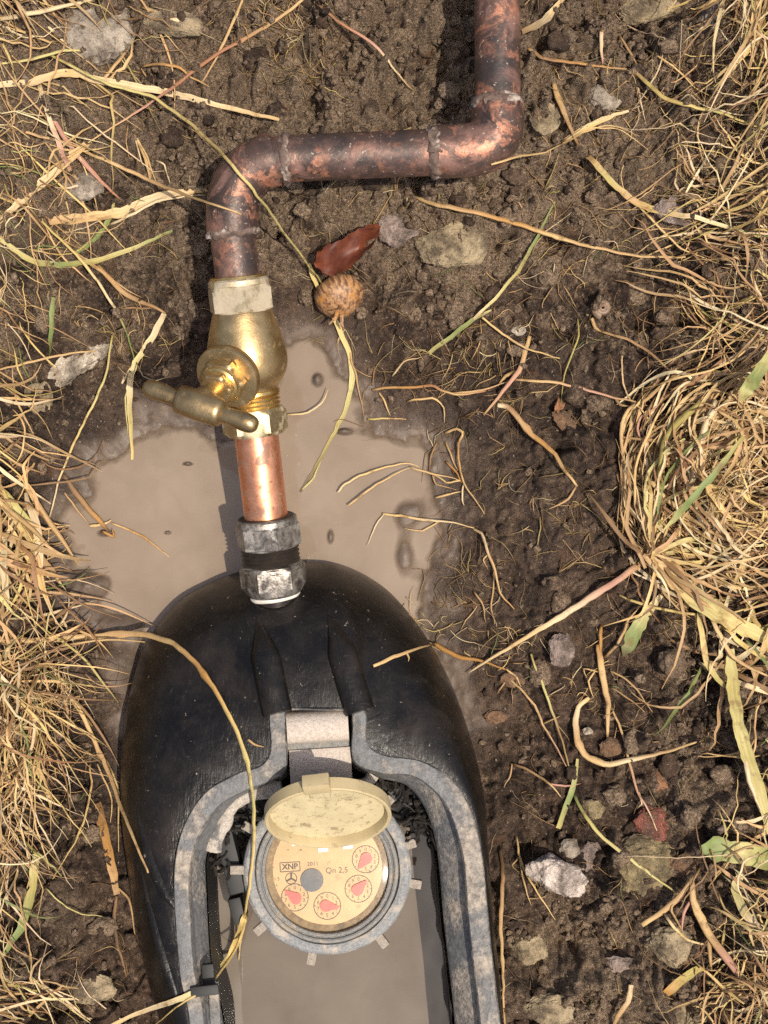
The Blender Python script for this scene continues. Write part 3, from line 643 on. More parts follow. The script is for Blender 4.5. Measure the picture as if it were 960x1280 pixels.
for s, size, px, py, rot in (('2011', 2.6, 391, 1080, .05), ('Qn 2,5', 3.6, 421, 1088, .04), ('m', 1.6, 376, 1062, .05), ('1 5', 2.0, 346, 1099, .05), ('N', 1.4, 341, 1084, .05), ('H B', 1.4, 344, 1107, .05), ('m', 1.5, 360, 1062, .05), ('x0,1', 1.3, 463, 1090, .1)):
    x, y = mpx(px, py); vf.append(text_vf(s, size, x, y, ZD, rot))
for px, py in ((338, 1075), (337, 1090), (337, 1095), (342, 1112)):
    x, y = mpx(px, py); vf.append(barq(x - 1, y, x + 1, y, .25, ZD))
mpart('printed_marks', join(*vf), M_INK, dial, None)
gv = []; gf = []
for i, (r, z) in enumerate(((27.3, -.4), (24, .1), (16, .5), (8, .7), (.1, .75))):
    gv += [Vector((r * math.cos(2 * math.pi * k / 48), r * math.sin(2 * math.pi * k / 48), z - .6)) * MM for k in range(48)]
    if i: gf += [((i - 1) * 48 + k, (i - 1) * 48 + (k + 1) % 48, i * 48 + (k + 1) % 48, i * 48 + k) for k in range(48)]
mpart('glass', (gv, gf), M_GLASS, None, 180)
mpart('body', lathe((0, 0, -.062), (0, 0, 1), [(0, .030), (.03, .034), (.050, .0355), (.058, .036)], 48), M_DARK)
# pipe unions of the meter body, with a ribbed nut
for a, l in ((142, 1), (50, 1)):
    d = Vector((math.cos(math.radians(a)), math.sin(math.radians(a)), -.1)); o = d * .030 + Vector((0, 0, -.020))
    u = mpart('union', lathe(o, d, [(0, .013), (.006, .013), (.0065, .0155), (.016, .0155), (.0165, .012), (.03, .012)], 30), M_DARK)
    for k in range(8):
        th = k * math.pi / 4; n = Vector((0, 0, 1)); b = d.normalized().cross(n)
        c = o + d * .011 + (n * math.cos(th) + b * math.sin(th)) * .0156
        mpart('union_rib', boxv(c, .005, .0012, .0012, Matrix.Rotation(math.radians(a), 3, 'Z'), .0003), M_DARK, u)
for c, h in (((-.044, .004, -.012), (.004, .016, .006)), ((-.041, -.020, -.016), (.003, .006, .006)), ((-.049, .018, -.018), (.005, .006, .006))):
    mpart('side_block', boxv(Vector(c), *h, Matrix.Rotation(.25, 3, 'Z'), .001), M_DARK)
# hinged lid, swung open towards the strap
hx, hy = mpx(422, 1056); LIDA = math.radians(55); LR_ = 27.2
LM = MW @ Matrix.Translation(Vector((hx, hy + .3, 2.6)) * MM) @ Matrix.Rotation(math.radians(-3.5), 4, 'Y') @ Matrix.Rotation(math.radians(7), 4, 'Z') @ Matrix.Rotation(LIDA, 4, 'X')
def lpart(name, VF, mat, parent, smooth=35): return mk(name, [LM @ Vector(v) for v in VF[0]], VF[1], mat, parent, smooth)
# lid-local: disc centre at (0, R, 0); +z of the lid looks back over the dial after opening
def lring(prof, seg=72):
    V, F = ring(prof, seg); return [v + Vector((0, LR_ * MM, 0)) for v in V], F
lid = lpart('lid', lring([(LR_, -4.6), (LR_, .6), (LR_ - .6, 1.0), (LR_ - 1.6, .8), (LR_ - 2.0, -.2), (LR_ - 2.3, -3.4), (.05, -3.6), (.05, -5.4), (LR_ - .8, -5.2)]), M_CREAM, meter)
V, F = disc(LR_ - 2.4, -3.35); lpart('lid_lining', ([v + Vector((0, LR_ * MM, 0)) for v in V], F), M_CREAM_IN, lid)
lpart('lid_tab', boxv(Vector((-.0005, 2 * LR_ * MM + .0012, -.0012)), .0056, .0034, .0030, None, .0005), M_CREAM, lid)
lpart('lid_latch', boxv(Vector((-.0002, 2 * LR_ * MM - .0030, .0005)), .0044, .0038, .0010, None, .0004), M_CREAM_IN, lid)
for dx in (-6.2, 4.8, -18.):
    x = dx; mpart('hinge_knuckle', boxv(Vector((hx + x, hy - .4 + x * .12 if x > -10 else hy + 1.6, 2.2)) * MM, 2.2 * MM, .9 * MM, 1.3 * MM, Matrix.Rotation(.12, 3, 'Z'), .3 * MM), M_WHITE, lid)

# black rootlets and silt caught between meter and wall
r = random.Random(77)
BLK = [(505, 985, 40, 24, 70), (530, 1020, 18, 26, 50), (300, 1010, 18, 20, 24), (285, 1060, 8, 30, 20)]
V, F = [], []
for cx, cy, sx, sy, n in BLK:
    for k in range(n):
        p = W(r.gauss(cx, sx * .6), r.gauss(cy, sy * .6), r.uniform(.022, .042)); d = Vector((r.gauss(0, 1), r.gauss(0, 1), r.gauss(0, .4))).normalized(); q = []
        for i in range(6): q.append(p.copy()); d = (d + Vector((r.gauss(0, .5), r.gauss(0, .5), r.gauss(0, .3)))).normalized(); p = p + d * .0022
        v, f = sweep(q, [r.uniform(.0003, .0011)] * 6, 4); F += [tuple(i + len(V) for i in x) for x in f]; V += v
M_ROOTB = mat_plain('black_silt', (.022, .017, .013), .7, 0, .6, 400, .5)
tag(mk('rootlets', V, F, M_ROOTB, None, 60, W(505, 990, .03)), 'matted black rootlets caught between the meter and the box wall', 'roots', None, 'stuff')

# ------------------------------------------------------------------ plumbing
A = W(297, 345, .080); B = W(347, 768, .035); AD = (B - A).normalized(); AL = (B - A).length
def along(py):
    """distance along the straight run for photo row py"""
    lo, hi = -.12, AL + .1
    for _ in range(40):
        m = (lo + hi) / 2; p = A + AD * m; q = to_px(p.x, p.y, p.z)[1]
        if q < py: lo = m
        else: hi = m
    return (lo + hi) / 2
def P(s): return A + AD * s
PR = .0098
# coupling screwed into the box
s0, s1, s2, s3, s4 = along(646), along(683), along(703), along(741), along(775)
fit = empty('compression_fitting', P(s4)); tag(fit, 'grimy steel compression fitting joining the bright copper pipe to the black box', 'pipe fitting')
mk('nut', *lathe(P(s0), AD, [(0, PR + .0003), (.0001, .0128), (.0007, .0136), (.003, .0138), (.0036, hexr(.0130, .0151, .3142)), (s1 - s0 - .001, hexr(.0130, .0151, .3142)), (s1 - s0, .0128)], 60), M_STEEL, fit)
mk('nut_mouth', *lathe(P(s0) - AD * .0004, AD, [(0, PR + .0002), (.0002, .0122), (.0012, .0124)], 40), M_RUBBER, fit)
pr = []; k = 0; s = 0
while s < (s2 - s1) + .004: pr.append((s, .0120 if k % 2 else .0132)); s += .00095; k += 1
mk('thread', *lathe(P(s1) - AD * .001, AD, pr, 44), M_RUBBER, fit, 20)
mk('body', *lathe(P(s2), AD, [(0, .0122), (.0005, hexr(.0128, .0135, .6283)), (.002, hexr(.0129, .0150, .6283)), (s3 - s2 - .004, hexr(.0129, .0150, .6283)), (s3 - s2 - .001, .0126), (s3 - s2 + .001, .0110)], 60), M_STEEL, fit, 25)
tp = []
for i in range(10): tp.append((i * .00028, .01115 + .0006 * math.sin(i / 9 * math.pi)))
mk('sealing_tape', *lathe(P(s3) - AD * .0004, (AD + Vector((.05, .0, .04))).normalized(), tp, 40), M_PTFE, fit)
mk('stub', *lathe(P(s3), AD, [(0, .0105), (.004, .0104), (s4 - s3 + .022, .0102)], 40), M_BLACKST, fit)
# bright pipe
q0, q1 = along(528), along(655)
cu = mk('copper_pipe', *sweep([P(q0 + (q1 - q0) * i / 10) for i in range(11)], PR, 48), M_CU, None, 40, P(q1)); tag(cu, 'short bright orange copper pipe between the brass valve and the steel fitting', 'pipe')
# stop valve
v0, v1, v2, v3, v4 = along(347), along(390), along(489), along(509), along(543)
val = empty('stop_valve', P(v4)); tag(val, 'brass stop valve with a tee handle set in the copper pipe run above the puddle', 'valve')
mk('upper_nut', *lathe(P(v0), AD, [(0, PR + .0004), (.0002, .0122), (.0010, .0131), (.0030, .0133), (.0034, hexr(.0126, .0135, .2094)), (.0050, hexr(.0127, .0148, .2094)), (v1 - v0 - .001, hexr(.0127, .0148, .2094)), (v1 - v0 - .0001, .0126)], 60), M_BRASS_L, val, 25)
mk('nut_collar', *lathe(P(v0) - AD * .0010, AD, [(0, PR + .0003), (.0002, .0118), (.0016, .0124)], 48), M_BRASS_S, val)
BL = v2 - v1; prof = []
for t, r in ((0, .0129), (.04, .0134), (.15, .0145), (.3, .0160), (.45, .0172), (.58, .0176), (.7, .0172), (.8, .0160), (.88, .0142), (.94, .0126), (1.0, .0118)): prof.append((t, r))
pts = spline([Vector((t, r, 0)) for t, r in prof], 36)
vb = mk('valve_body', *lathe(P(v1), AD, [(p.x * BL, p.y) for p in pts], 56), M_BRASS, val, 60)
pr = [(0, .0116), (.0006, .0126), (.0020, .0127), (.0026, .0118)]; s = .0030; k = 0
while s < v3 - v2 + .002: pr.append((s, .0118 if k % 2 else .0125)); s += .0009; k += 1
mk('thread_collar', *lathe(P(v2) - AD * .0008, AD, pr, 48), M_BRASS_S, val, 25)
mk('lower_nut', *lathe(P(v3), AD, [(0, .0118), (.0004, .0127), (.0012, hexr(.0125, .0135, .5236)), (.0026, hexr(.0126, .0147, .5236)), (v4 - v3 - .0018, hexr(.0126, .0147, .5236)), (v4 - v3 - .0002, .0124), (v4 - v3, .0108)], 60), M_BRASS_N, val, 25)
BA = Vector((-.36, -.60, .72)).normalized(); BO = P(v1 + BL * .60) + Vector((-.0015, 0, 0))
bon = mk('bonnet_flange', *lathe(BO, BA, [(.004, .0125), (.0130, .0134), (.0145, .0144), (.0164, .0147), (.0176, .0142), (.0180, .0128)], 56), M_BRASS, val, 35)
mk('gland_nut', *lathe(BO, BA, hexprof(.0176, .0232, .0090), 60), M_BRASS, bon, 25)
mk('packing_ring', *lathe(BO, BA, [(.0230, .0086), (.0245, .0083), (.0252, .0076), (.0254, .0066)], 40), M_BRASS_S, bon, 30)
mk('packing_nut', *lathe(BO, BA, hexprof(.0252, .0288, .0064, .0008), 60), M_BRASS, bon, 25)
mk('stem', *lathe(BO, BA, [(.026, .0040), (.0400, .0040), (.0405, .0042)], 30), M_BRASS_S, val)
HC = BO + BA * .0425; HB = Vector((.90, -.37, .20)); HB = (HB - BA * HB.dot(BA)).normalized()
hub = mk('handle_hub', *lathe(BO, BA, [(.0345, .0046), (.0365, .0062), (.0395, .0066), (.0425, .0060)], 32), M_BRASS_D, val, 50)
prof = [(-.0235, .0012), (-.0232, .0024), (-.0222, .0034), (-.0205, .0040), (-.0185, .0042), (-.0130, .0038), (-.0098, .0036), (-.0092, .0052), (-.0084, .0062), (-.0070, .0065), (0, .0066), (.0070, .0064), (.0084, .0060), (.0092, .0050), (.0098, .0036), (.0130, .0038), (.0185, .0042), (.0205, .0040), (.0222, .0034), (.0232, .0024), (.0235, .0012)]
prof = [(a * 1.12, b * .98) for a, b in prof]
mk('handle', *lathe(HC, HB, prof, 36), M_BRASS_D, val, 50)
# tarnished run: stub, elbow, level pipe, elbow, riser
E0 = P(along(300)); ZP = .104
C1 = P(along(214)); ZP = C1.z
C1 = W(290, 212, ZP)
H1 = W(345, 199, ZP + .001); H2 = W(548, 190, ZP + .003); C2 = W(622, 186, ZP + .004); R1 = W(622, 128, ZP + .004); R2 = W(622, -260, ZP + .008)
run = empty('copper_pipe_run', W(622, -260, .05)); tag(run, 'tarnished purple brown copper pipe with two soldered elbows running up out of frame', 'pipe')
mk('pipe', *sweep([P(along(362) + (along(285) - along(362)) * i / 6) for i in range(7)], PR, 48), M_OLDCU, run, 60)
def bend(p0, c, p1, n=16, f=.9):
    a = c + (p0 - c).normalized() * min((p0 - c).length, .022) * f; b = c + (p1 - c).normalized() * min((p1 - c).length, .022) * f
    pts = [p0]
    for i in range(n + 1): t = i / n; pts.append(a * (1 - t) ** 2 + c * 2 * t * (1 - t) + b * t * t)
    return pts + [p1]
EP = P(along(290)); CC = C1 + (Vector((0, 0, 0)))
pts = bend(EP, CC, H1); R_ = .0113
def socket(pts, r):
    out = [r] * len(pts); out[0] = r * .985; out[-1] = r * .985; return out
el = mk('elbow', *sweep(pts, socket(pts, R_), 48), M_OLDCU, run, 60)
def solder(parent, p, d, w=.0022, r=.0117):
    pr = []; n = 7
    V, F = lathe(p - d.normalized() * w, d, [(w * 2 * i / n, PR - .0006 + (r - PR + .0004) * math.sin(math.pi * (i + .5) / (n + 1))) for i in range(n + 1)], 48)
    V = [v + Vector((mnoise.noise(v * 400), mnoise.noise(v * 400 + Vector((5, 0, 0))), mnoise.noise(v * 400 + Vector((0, 5, 0))))) * .0016 for v in V]
    return mk('solder_ring', V, F, M_SOLDER, parent, 60)
solder(el, EP, AD); solder(el, H1 + (H2 - H1).normalized() * .0045, H2 - H1, .0022, .0115)
mk('pipe', *sweep([H1.lerp(H2, -.02 + 1.04 * i / 20) for i in range(21)], PR, 48), M_OLDCU, run, 60)
pts = bend(H2, C2, R1, 16, .62); el2 = mk('elbow', *sweep(pts, socket(pts, R_), 48), M_OLDCU, run, 60)
solder(el2, H2 - (H2 - H1).normalized() * .001, H2 - H1, .0034, .0117); solder(el2, R1 - Vector((0, .0015, 0)), Vector((0, 1, 0)), .0034, .0118)
mk('pipe', *sweep([R1.lerp(R2, i / 12) for i in range(13)], PR, 48), M_OLDCU, run, 60)

# scene surfaces that loose straws can lie on
dgv, dgf = list(sv) + list(rv), [tuple(f) for f in sf] + [tuple(i + len(sv) for i in f) for f in rf]
for o in [run, val, fit, meter]:
    for ch in o.children:
        mw = world_mat(ch); b = len(dgv); dgv += [mw @ v.co for v in ch.data.vertices]; dgf += [tuple(i + b for i in p.vertices) for p in ch.data.polygons]
OBST = BVHTree.FromPolygons([tuple(v) for v in dgv], dgf)
def surf_t(px, py):
    """distance along the sight line to the first surface"""
    g = on_ground(px, py); d = RAY(px, py); dl = d.length; t = (g - CAM).dot(d) / dl
    h = OBST.ray_cast(CAM, d / dl)
    if h[0] is not None: t = min(t, h[3])
    return t

# ------------------------------------------------------------------ stones, leaf, bulb, shell
def rock(name, px, py, w, h, rot, mat, label, cat='stone', seed=0, cuts=5, height=.7, sink=.35, sub=3, rough=.16, group=None):
    bm = bmesh.new(); bmesh.ops.create_icosphere(bm, subdivisions=sub, radius=1.0); r = random.Random(seed)
    pl = [(Vector((r.gauss(0, 1), r.gauss(0, 1), r.gauss(0, .8))).normalized(), r.uniform(.55, .82)) for _ in range(cuts)]
    off = Vector((seed * 3.7, seed * 1.3, 0))
    for v in bm.verts:
        p = v.co.copy()
        for n, d in pl:
            e = p.dot(n) - d
            if e > 0: p -= n * e * .93
        p *= 1 + rough * mnoise.noise(p * 1.6 + off) + rough * .6 * mnoise.noise(p * 4 + off) + rough * .4 * mnoise.noise(p * 9 + off) + rough * .25 * mnoise.noise(p * 19 + off); v.co = p
    s = 1 / 2600; g = on_ground(px, py); hx, hy = w / 2 * s, h / 2 * s; hz = min(hx, hy) * height; R = Matrix.Rotation(math.radians(rot), 3, 'Z')
    V = [R @ Vector((v.co.x * hx, v.co.y * hy, v.co.z * hz)) + g + Vector((0, 0, hz * (1 - 2 * sink) * .9)) for v in bm.verts]
    bm.verts.index_update(); F = [tuple(v.index for v in f.verts) for f in bm.faces]; bm.free()
    o = mk(name, V, F, mat, None, 38, g); tag(o, label, cat, group); return o
K_PALE = mat_rock('pale_stone', (.44, .36, .31), (.66, .56, .49), 150); K_GREY = mat_rock('grey_stone', (.20, .165, .13), (.38, .32, .255), 110)
K_MOSS = mat_rock('yellow_brown_stone', (.13, .10, .05), (.30, .23, .12), 160); K_BRICK = mat_rock('brick', (.15, .045, .030), (.30, .10, .07), 130); K_ORANGE = mat_rock('orange_stone', (.28, .125, .055), (.42, .20, .10), 150)
K_BROWN = mat_rock('brown_stone', (.12, .065, .035), (.22, .125, .07), 110); K_TAN = mat_rock('tan_stone', (.20, .15, .09), (.36, .28, .17), 140); K_LIME = mat_rock('limestone', (.40, .33, .25), (.66, .57, .45), 130)
K_PINK = mat_rock('pinkish_stone', (.20, .145, .12), (.36, .28, .24), 150)
for i, a in enumerate([
    ('stone', 697, 1091, 74, 56, -15, K_PALE, 'large pale angular stone lying in the mud right of the meter box'), ('stone', 736, 1078, 30, 50, -15, K_PINK, 'narrow pinkish stone leaning on the large pale angular stone'),
    ('stone', 713, 1060, 26, 24, 0, K_GREY, 'small rough grey lump just above the large pale angular stone'), ('stone', 802, 1084, 84, 82, 30, K_MOSS, 'big rounded mossy yellow brown stone below the red brick shard'),
    ('brick_shard', 816, 1031, 64, 42, -28, K_BRICK, 'broken red brick shard half buried in the mud', 'brick shard'), ('stone', 825, 977, 32, 26, 10, K_ORANGE, 'small orange stone above the red brick shard'),
    ('stone', 857, 1083, 46, 36, 5, K_BROWN, 'smooth brown stone under the tip of the broad green leaf'), ('stone', 118, 36, 92, 88, 12, K_GREY, 'big pale grey stone in the upper left corner among straws'),
    ('stone', 100, 456, 88, 40, 28, K_LIME, 'long whitish stone on wet soil left of the valve handle'), ('stone', 701, 813, 34, 40, 0, K_PINK, 'mud covered pebble under the long pale straw'),
    ('stone', 836, 1184, 56, 50, 0, K_TAN, 'tan stone beside the forked dead stem at lower right'), ('stone', 857, 1196, 34, 28, 0, K_BROWN, 'small brown stone touching the tan stone near the forked stem'),
    ('stone', 783, 1208, 70, 24, -8, K_PINK, 'flat pinkish stone near the short stick at the bottom edge'), ('stone', 658, 1188, 50, 46, 20, K_TAN, 'tan clod beside the lower right wall of the meter box'),
    ('stone', 850, 1266, 70, 40, 0, K_TAN, 'tan stone at the bottom edge in the dry grass'), ('stone', 848, 264, 58, 32, -12, K_PINK, 'flat pale stone at the upper right edge of the bare soil'),
    ('stone', 893, 40, 50, 78, -10, K_GREY, 'grey slab of stone under the top right grass tuft'), ('stone', 816, 10, 80, 40, 10, K_TAN, 'tan stone cut by the top edge right of the riser pipe'),
    ('stone', 566, 304, 84, 66, 15, K_TAN, 'wide yellowish stone embedded in soil below the level copper pipe'), ('stone', 498, 288, 54, 44, -20, K_PINK, 'pinkish stone embedded between the red leaf and the level pipe'),
    ('stone', 738, 1012, 32, 26, 0, K_MOSS, 'small yellowish stone left of the red brick shard'), ('stone', 757, 120, 40, 34, 0, K_GREY, 'dark grey stone right of the riser pipe elbow'),
    ('stone', 625, 895, 36, 24, 10, K_BROWN, 'brown clod beside the right shoulder of the meter box'), ('stone', 118, 1235, 56, 40, 20, K_TAN, 'tan clod at the bottom left of the meter box'),
    ('stone', 98, 232, 56, 36, -5, K_GREY, 'slate grey stone beneath the pink stem at upper left'), ('stone', 218, 30, 70, 30, -8, K_TAN, 'tan stone at the top edge right of the big pale grey stone'),
    ('stone', 640, 850, 30, 22, 0, K_BROWN, 'brown clod under the low end of the long pale straw'), ('stone', 905, 1035, 18, 14, 0, K_PINK, 'tiny pink pebble above the broad green leaf'),
    ('stone', 735, 915, 14, 12, 0, K_LIME, 'tiny white pebble inside the bend of the curved stick'), ('stone', 648, 413, 18, 14, 0, K_LIME, 'tiny white chip in the soil right of the bulb'),
    ('stone', 770, 935, 40, 26, 0, K_BROWN, 'brown clod below the curved stick'), ('stone', 690, 1262, 60, 34, 0, K_TAN, 'tan clod at the bottom edge right of the box')]):
    kw = dict(cat=a[8]) if len(a) > 8 else {}
    rock(a[0], *a[1:8], seed=i + 1, cuts=7 if a[6] in (K_PALE, K_BRICK, K_LIME) else 3, height=.8 if a[6] in (K_PALE, K_BRICK) else .6, sink=.36 if a[6] in (K_PALE, K_BRICK, K_LIME) else .56, sub=5 if a[3] > 40 else 4 if a[3] > 20 else 3, **kw)
# dead leaf: a folded blade with a curled torn tip
def leaf_mesh():
    V, F = [], []; nu, nv = 22, 9
    for i in range(nu):
        u = i / (nu - 1); wdt = 25 * math.sin(math.pi * (.06 + .80 * u)) ** .8
        cx = 396 + 76 * u; cy = 332 - 24 * u + 9 * math.sin(u * 3)
        for j in range(nv):
            v = j / (nv - 1) * 2 - 1; jag = (1.5 * math.sin(u * 40) + 3 * mnoise.noise(Vector((u * 9, v, 0)))) * abs(v) if abs(v) > .9 else 0
            z = .034 + .006 * math.sin(u * 2.6) + .007 * (v if v > 0 else -.35 * v) - .004 * abs(v) * math.sin(u * 5) + .0016 * mnoise.noise(Vector((u * 5, v * 2, 3))) + (.006 * (u - .75) * 4 * (1 if v < 0 else -.4) if u > .75 else 0)
            p = W(cx + v * wdt * .34, cy - v * wdt * .95 + jag, .030); p.z += z - .034 + .010; V.append(p)
    for i in range(nu - 1):
        for j in range(nv - 1):
            if i > nu - 6 and 3 <= j <= 4: continue
            a = i * nv + j; F.append((a, a + 1, a + nv + 1, a + nv))
    return V, F
V, F = leaf_mesh(); V2 = [v - Vector((0, 0, .0005)) for v in V]; nV = len(V); F2 = F + [tuple(i + nV for i in f[::-1]) for f in F]
lf_ = mk('leaf', V + V2, F2, M_LEAF, None, 60, on_ground(430, 325)); tag(lf_, 'curled red brown dead leaf lying above the bulb', 'leaf')
# bulb
g = on_ground(426, 374); BM_ = Matrix.Translation(g + Vector((0, 0, .0035))) @ Matrix.Rotation(math.radians(58), 4, 'X') @ Matrix.Rotation(.3, 4, 'Y')
bulb = empty('plant_bulb', g); tag(bulb, 'small round orange brown striped bulb with a frayed root base, under the leaf', 'bulb')
V, F = lathe((0, 0, -.009), (0, 0, 1), [(.0, .002), (.0008, .0055), (.003, .0098), (.0065, .0122), (.010, .0120), (.0135, .0096), (.016, .006), (.0175, .002)], 44)
V = [v * (1 + .05 * mnoise.noise(v * 200)) for v in V]; o = mk('bulb_body', V, F, M_BULB, None, 180); o.matrix_world = BM_; o.location = BM_.translation; o.rotation_euler = BM_.to_euler(); o.parent = bulb; o.matrix_parent_inverse = world_mat(bulb).inverted()
for k in range(3):
    a = 2.2 + k * 1.0; d0 = BM_ @ Vector((.0035 * math.cos(a), .0035 * math.sin(a), .0075)); d1 = BM_ @ Vector((.006 * math.cos(a), .006 * math.sin(a), .012)); d2 = BM_ @ Vector((.010 * math.cos(a + .3), .009 * math.sin(a + .3), .0125))
    mk('root_scale', *sweep([d0, d1, d2], [.0010, .0009, .0003], 6, True, .4), M_BULB, bulb, 60)
# snail shell
g = on_ground(752, 386); pts, rad = [], []
for i in range(70):
    u = i / 69; a = u * 2 * math.pi * 2.6 + .8; r = .0006 + .0030 * u ** 1.2
    pts.append(g + Vector((r * math.cos(a), r * math.sin(a),   .0030 - .0022 * u))); rad.append(.0003 + .0016 * u ** 1.1)
K_SNAIL = mat_plain('snail_shell', (.24, .155, .10), .5, 0, .6, 350, .3)
tag(mk('snail_shell', *sweep(pts, rad, 12), K_SNAIL, None, 60, g), 'tiny coiled brown snail shell on the dark soil at right', 'snail shell')
# bark flake by the riser, beige flake at left
def flake(name, px, py, w, h, rot, mat, label, cat, curl=.004, seed=1, lift=.002):
    V, F = [], []; n = 9; R = Matrix.Rotation(math.radians(rot), 3, 'Z'); g = on_ground(px, py)
    for s in (0, 1):
        for j in range(n):
            for i in range(n):
                u, v = i / (n - 1) * 2 - 1, j / (n - 1) * 2 - 1; e = 1 - .25 * abs(mnoise.noise(Vector((u * 2, v * 2, seed)))) - .22 * (u * u * v * v)
                V.append(R @ Vector((u * w / 5200 * e, v * h / 5200 * e, curl * (u * u - .3) + .0016 * mnoise.noise(Vector((u * 2, v * 2, seed + 5))) + lift - s * .0008)) + g)
    m = n * n
    for j in range(n - 1):
        for i in range(n - 1): a = j * n + i; F.append((a, a + 1, a + n + 1, a + n)); F.append((m + a, m + a + n, m + a + n + 1, m + a + 1))
    for i in range(n - 1):
        for a, b in ((i, i + 1), (m - n + i + 1, m - n + i), ((i + 1) * n, i * n), (i * n + n - 1, (i + 1) * n + n - 1)): F.append((b, a, a + m, b + m))
    tag(mk(name, V, F, mat, None, 60, g), label, cat)
flake('bark_flake', 680, 152, 36, 34, 30, K_TAN, 'curled tan bark flake right of the upper copper elbow', 'bark', .0035, 3)
flake('leaf_scrap', 51, 497, 34, 38, 15, K_TAN, 'crumpled beige leaf scrap below the long whitish stone', 'leaf scrap', .003, 8)
flake('leaf_scrap', 704, 527, 20, 38, 38, K_BROWN, 'small brown leaf scrap right of the bent tan stick', 'leaf scrap', .001, 11)
flake('leaf_scrap', 700, 505, 26, 12, 70, K_ORANGE, 'tiny rusty leaf scrap above the small brown one', 'leaf scrap', .001, 14)

# ------------------------------------------------------------------ straws
TINT = dict(straw=(.67, .455, .205), pale=(.75, .585, .35), tan=(.50, .315, .145), brown=(.27, .15, .068), pink=(.52, .27, .20), red=(.36, .16, .08), olive=(.42, .35, .11), green=(.19, .25, .075), lime=(.56, .49, .20), amber=(.45, .23, .065), gold=(.66, .48, .18), dark=(.09, .06, .036))
class Acc:
    def __init__(s): s.V, s.F, s.UV, s.C = [], [], [], []
    def ribbon(s, pts, width, col, twist=0.0, taper=(.5, .15), keel=.25, thick=0):
        n = len(pts); b = len(s.V); pts, T, N = frames(pts)
        for i, p in enumerate(pts):
            u = i / (n - 1); side = T[i].cross(Vector((0, 0, 1)))
            side = side.normalized() if side.length > 1e-5 else Vector((1, 0, 0)); up = side.cross(T[i])
            a = twist * (u - .5); sd = side * math.cos(a) + up * math.sin(a); nn = up * math.cos(a) - side * math.sin(a)
            w = width * .5 * min(1, taper[0] + (1 - taper[0]) * u * 5, taper[1] + (1 - taper[1]) * (1 - u) * 2.6)
            w *= 1 + .25 * mnoise.noise(p * 230); s.V += [p - sd * w, p - nn * w * keel * 2, p + sd * w * (1 + .3 * mnoise.noise(p * 500))]; s.UV += [(0.0, u), (.003, u), (.006, u)]; s.C += [col] * 3
        for i in range(n - 1):
            a = b + i * 3; s.F += [(a, a + 1, a + 4, a + 3), (a + 1, a + 2, a + 5, a + 4)]
    def tube(s, pts, r, col, seg=5, taper=(.9, .4), knots=None, flat=.8):
        n = len(pts); b = len(s.V); pts, T, N = frames(pts)
        for i, p in enumerate(pts):
            u = i / (n - 1); B = T[i].cross(N[i]); rr = r * min(1, taper[0] + (1 - taper[0]) * u * 4, taper[1] + (1 - taper[1]) * (1 - u) * 2)
            rr *= 1 + .12 * mnoise.noise(p * 420)
            if knots: rr *= 1 + sum(.5 * math.exp(-((u - k) / .012) ** 2) for k in knots)
            for k in range(seg):
                th = 2 * math.pi * k / seg; s.V.append(p + (N[i] * math.cos(th) * flat + B * math.sin(th)) * rr); s.UV.append((k / seg * .01, u)); s.C.append(col)
        for i in range(n - 1):
            for k in range(seg): a = b + i * seg + k; c = b + i * seg + (k + 1) % seg; s.F.append((a, c, c + seg, a + seg))
        s.F.append(tuple(range(b, b + seg))[::-1]); s.F.append(tuple(range(b + (n - 1) * seg, b + n * seg)))
    def build(s, name, mat, parent=None, origin=(0, 0, 0)):
        o = mk(name, s.V, s.F, mat, parent, 180, origin); me = o.data
        uv = me.uv_layers.new(name='UVMap'); li = np.zeros(len(me.loops), np.int32); me.loops.foreach_get('vertex_index', li)
        uv.data.foreach_set('uv', np.array(s.UV, np.float32)[li].ravel())
        ca = me.color_attributes.new('tint', 'FLOAT_COLOR', 'POINT'); c = np.ones((len(s.V), 4), np.float32); c[:, :3] = np.array(s.C, np.float32); ca.data.foreach_set('color', c.ravel())
        return o
def lay(path, lift=.0006, sag=.00002, n=None):
    """lay a strand along photo points over whatever is there, bridging hollows"""
    L = sum(math.dist(path[i], path[i + 1]) for i in range(len(path) - 1)); n = n or max(8, int(L / 7))
    c = spline([Vector((x, y, 0)) for x, y in path], n); m_ = len(path) - 1; pv = [Vector((x, y, 0)) for x, y in path]
    c = [p.lerp(pv[min(int(i / n * m_), m_ - 1)].lerp(pv[min(int(i / n * m_), m_ - 1) + 1], i / n * m_ - min(int(i / n * m_), m_ - 1)), .55) for i, p in enumerate(c)]
    c = [Vector((p.x + 1.6 * mnoise.noise(Vector((p.x * .07, p.y * .07, L))), p.y + 1.6 * mnoise.noise(Vector((p.y * .07, p.x * .07, L + 4))), 0)) for p in c]
    t0 = [surf_t(p.x, p.y) - lift for p in c]; t = t0[:]
    for _ in range(60):
        q = t[:]
        for i in range(1, len(t) - 1): q[i] = min(t0[i], (t[i - 1] + t[i + 1]) / 2 + sag)
        t = q
    return [CAM + RAY(p.x, p.y).normalized() * tt for p, tt in zip(c, t)]
def colramp(cols, u):
    if isinstance(cols, str): return TINT[cols]
    k = min(int(u * (len(cols) - 1)), len(cols) - 2); f = u * (len(cols) - 1) - k
    return tuple(a + (b - a) * f for a, b in zip(TINT[cols[k]], TINT[cols[k + 1]]))
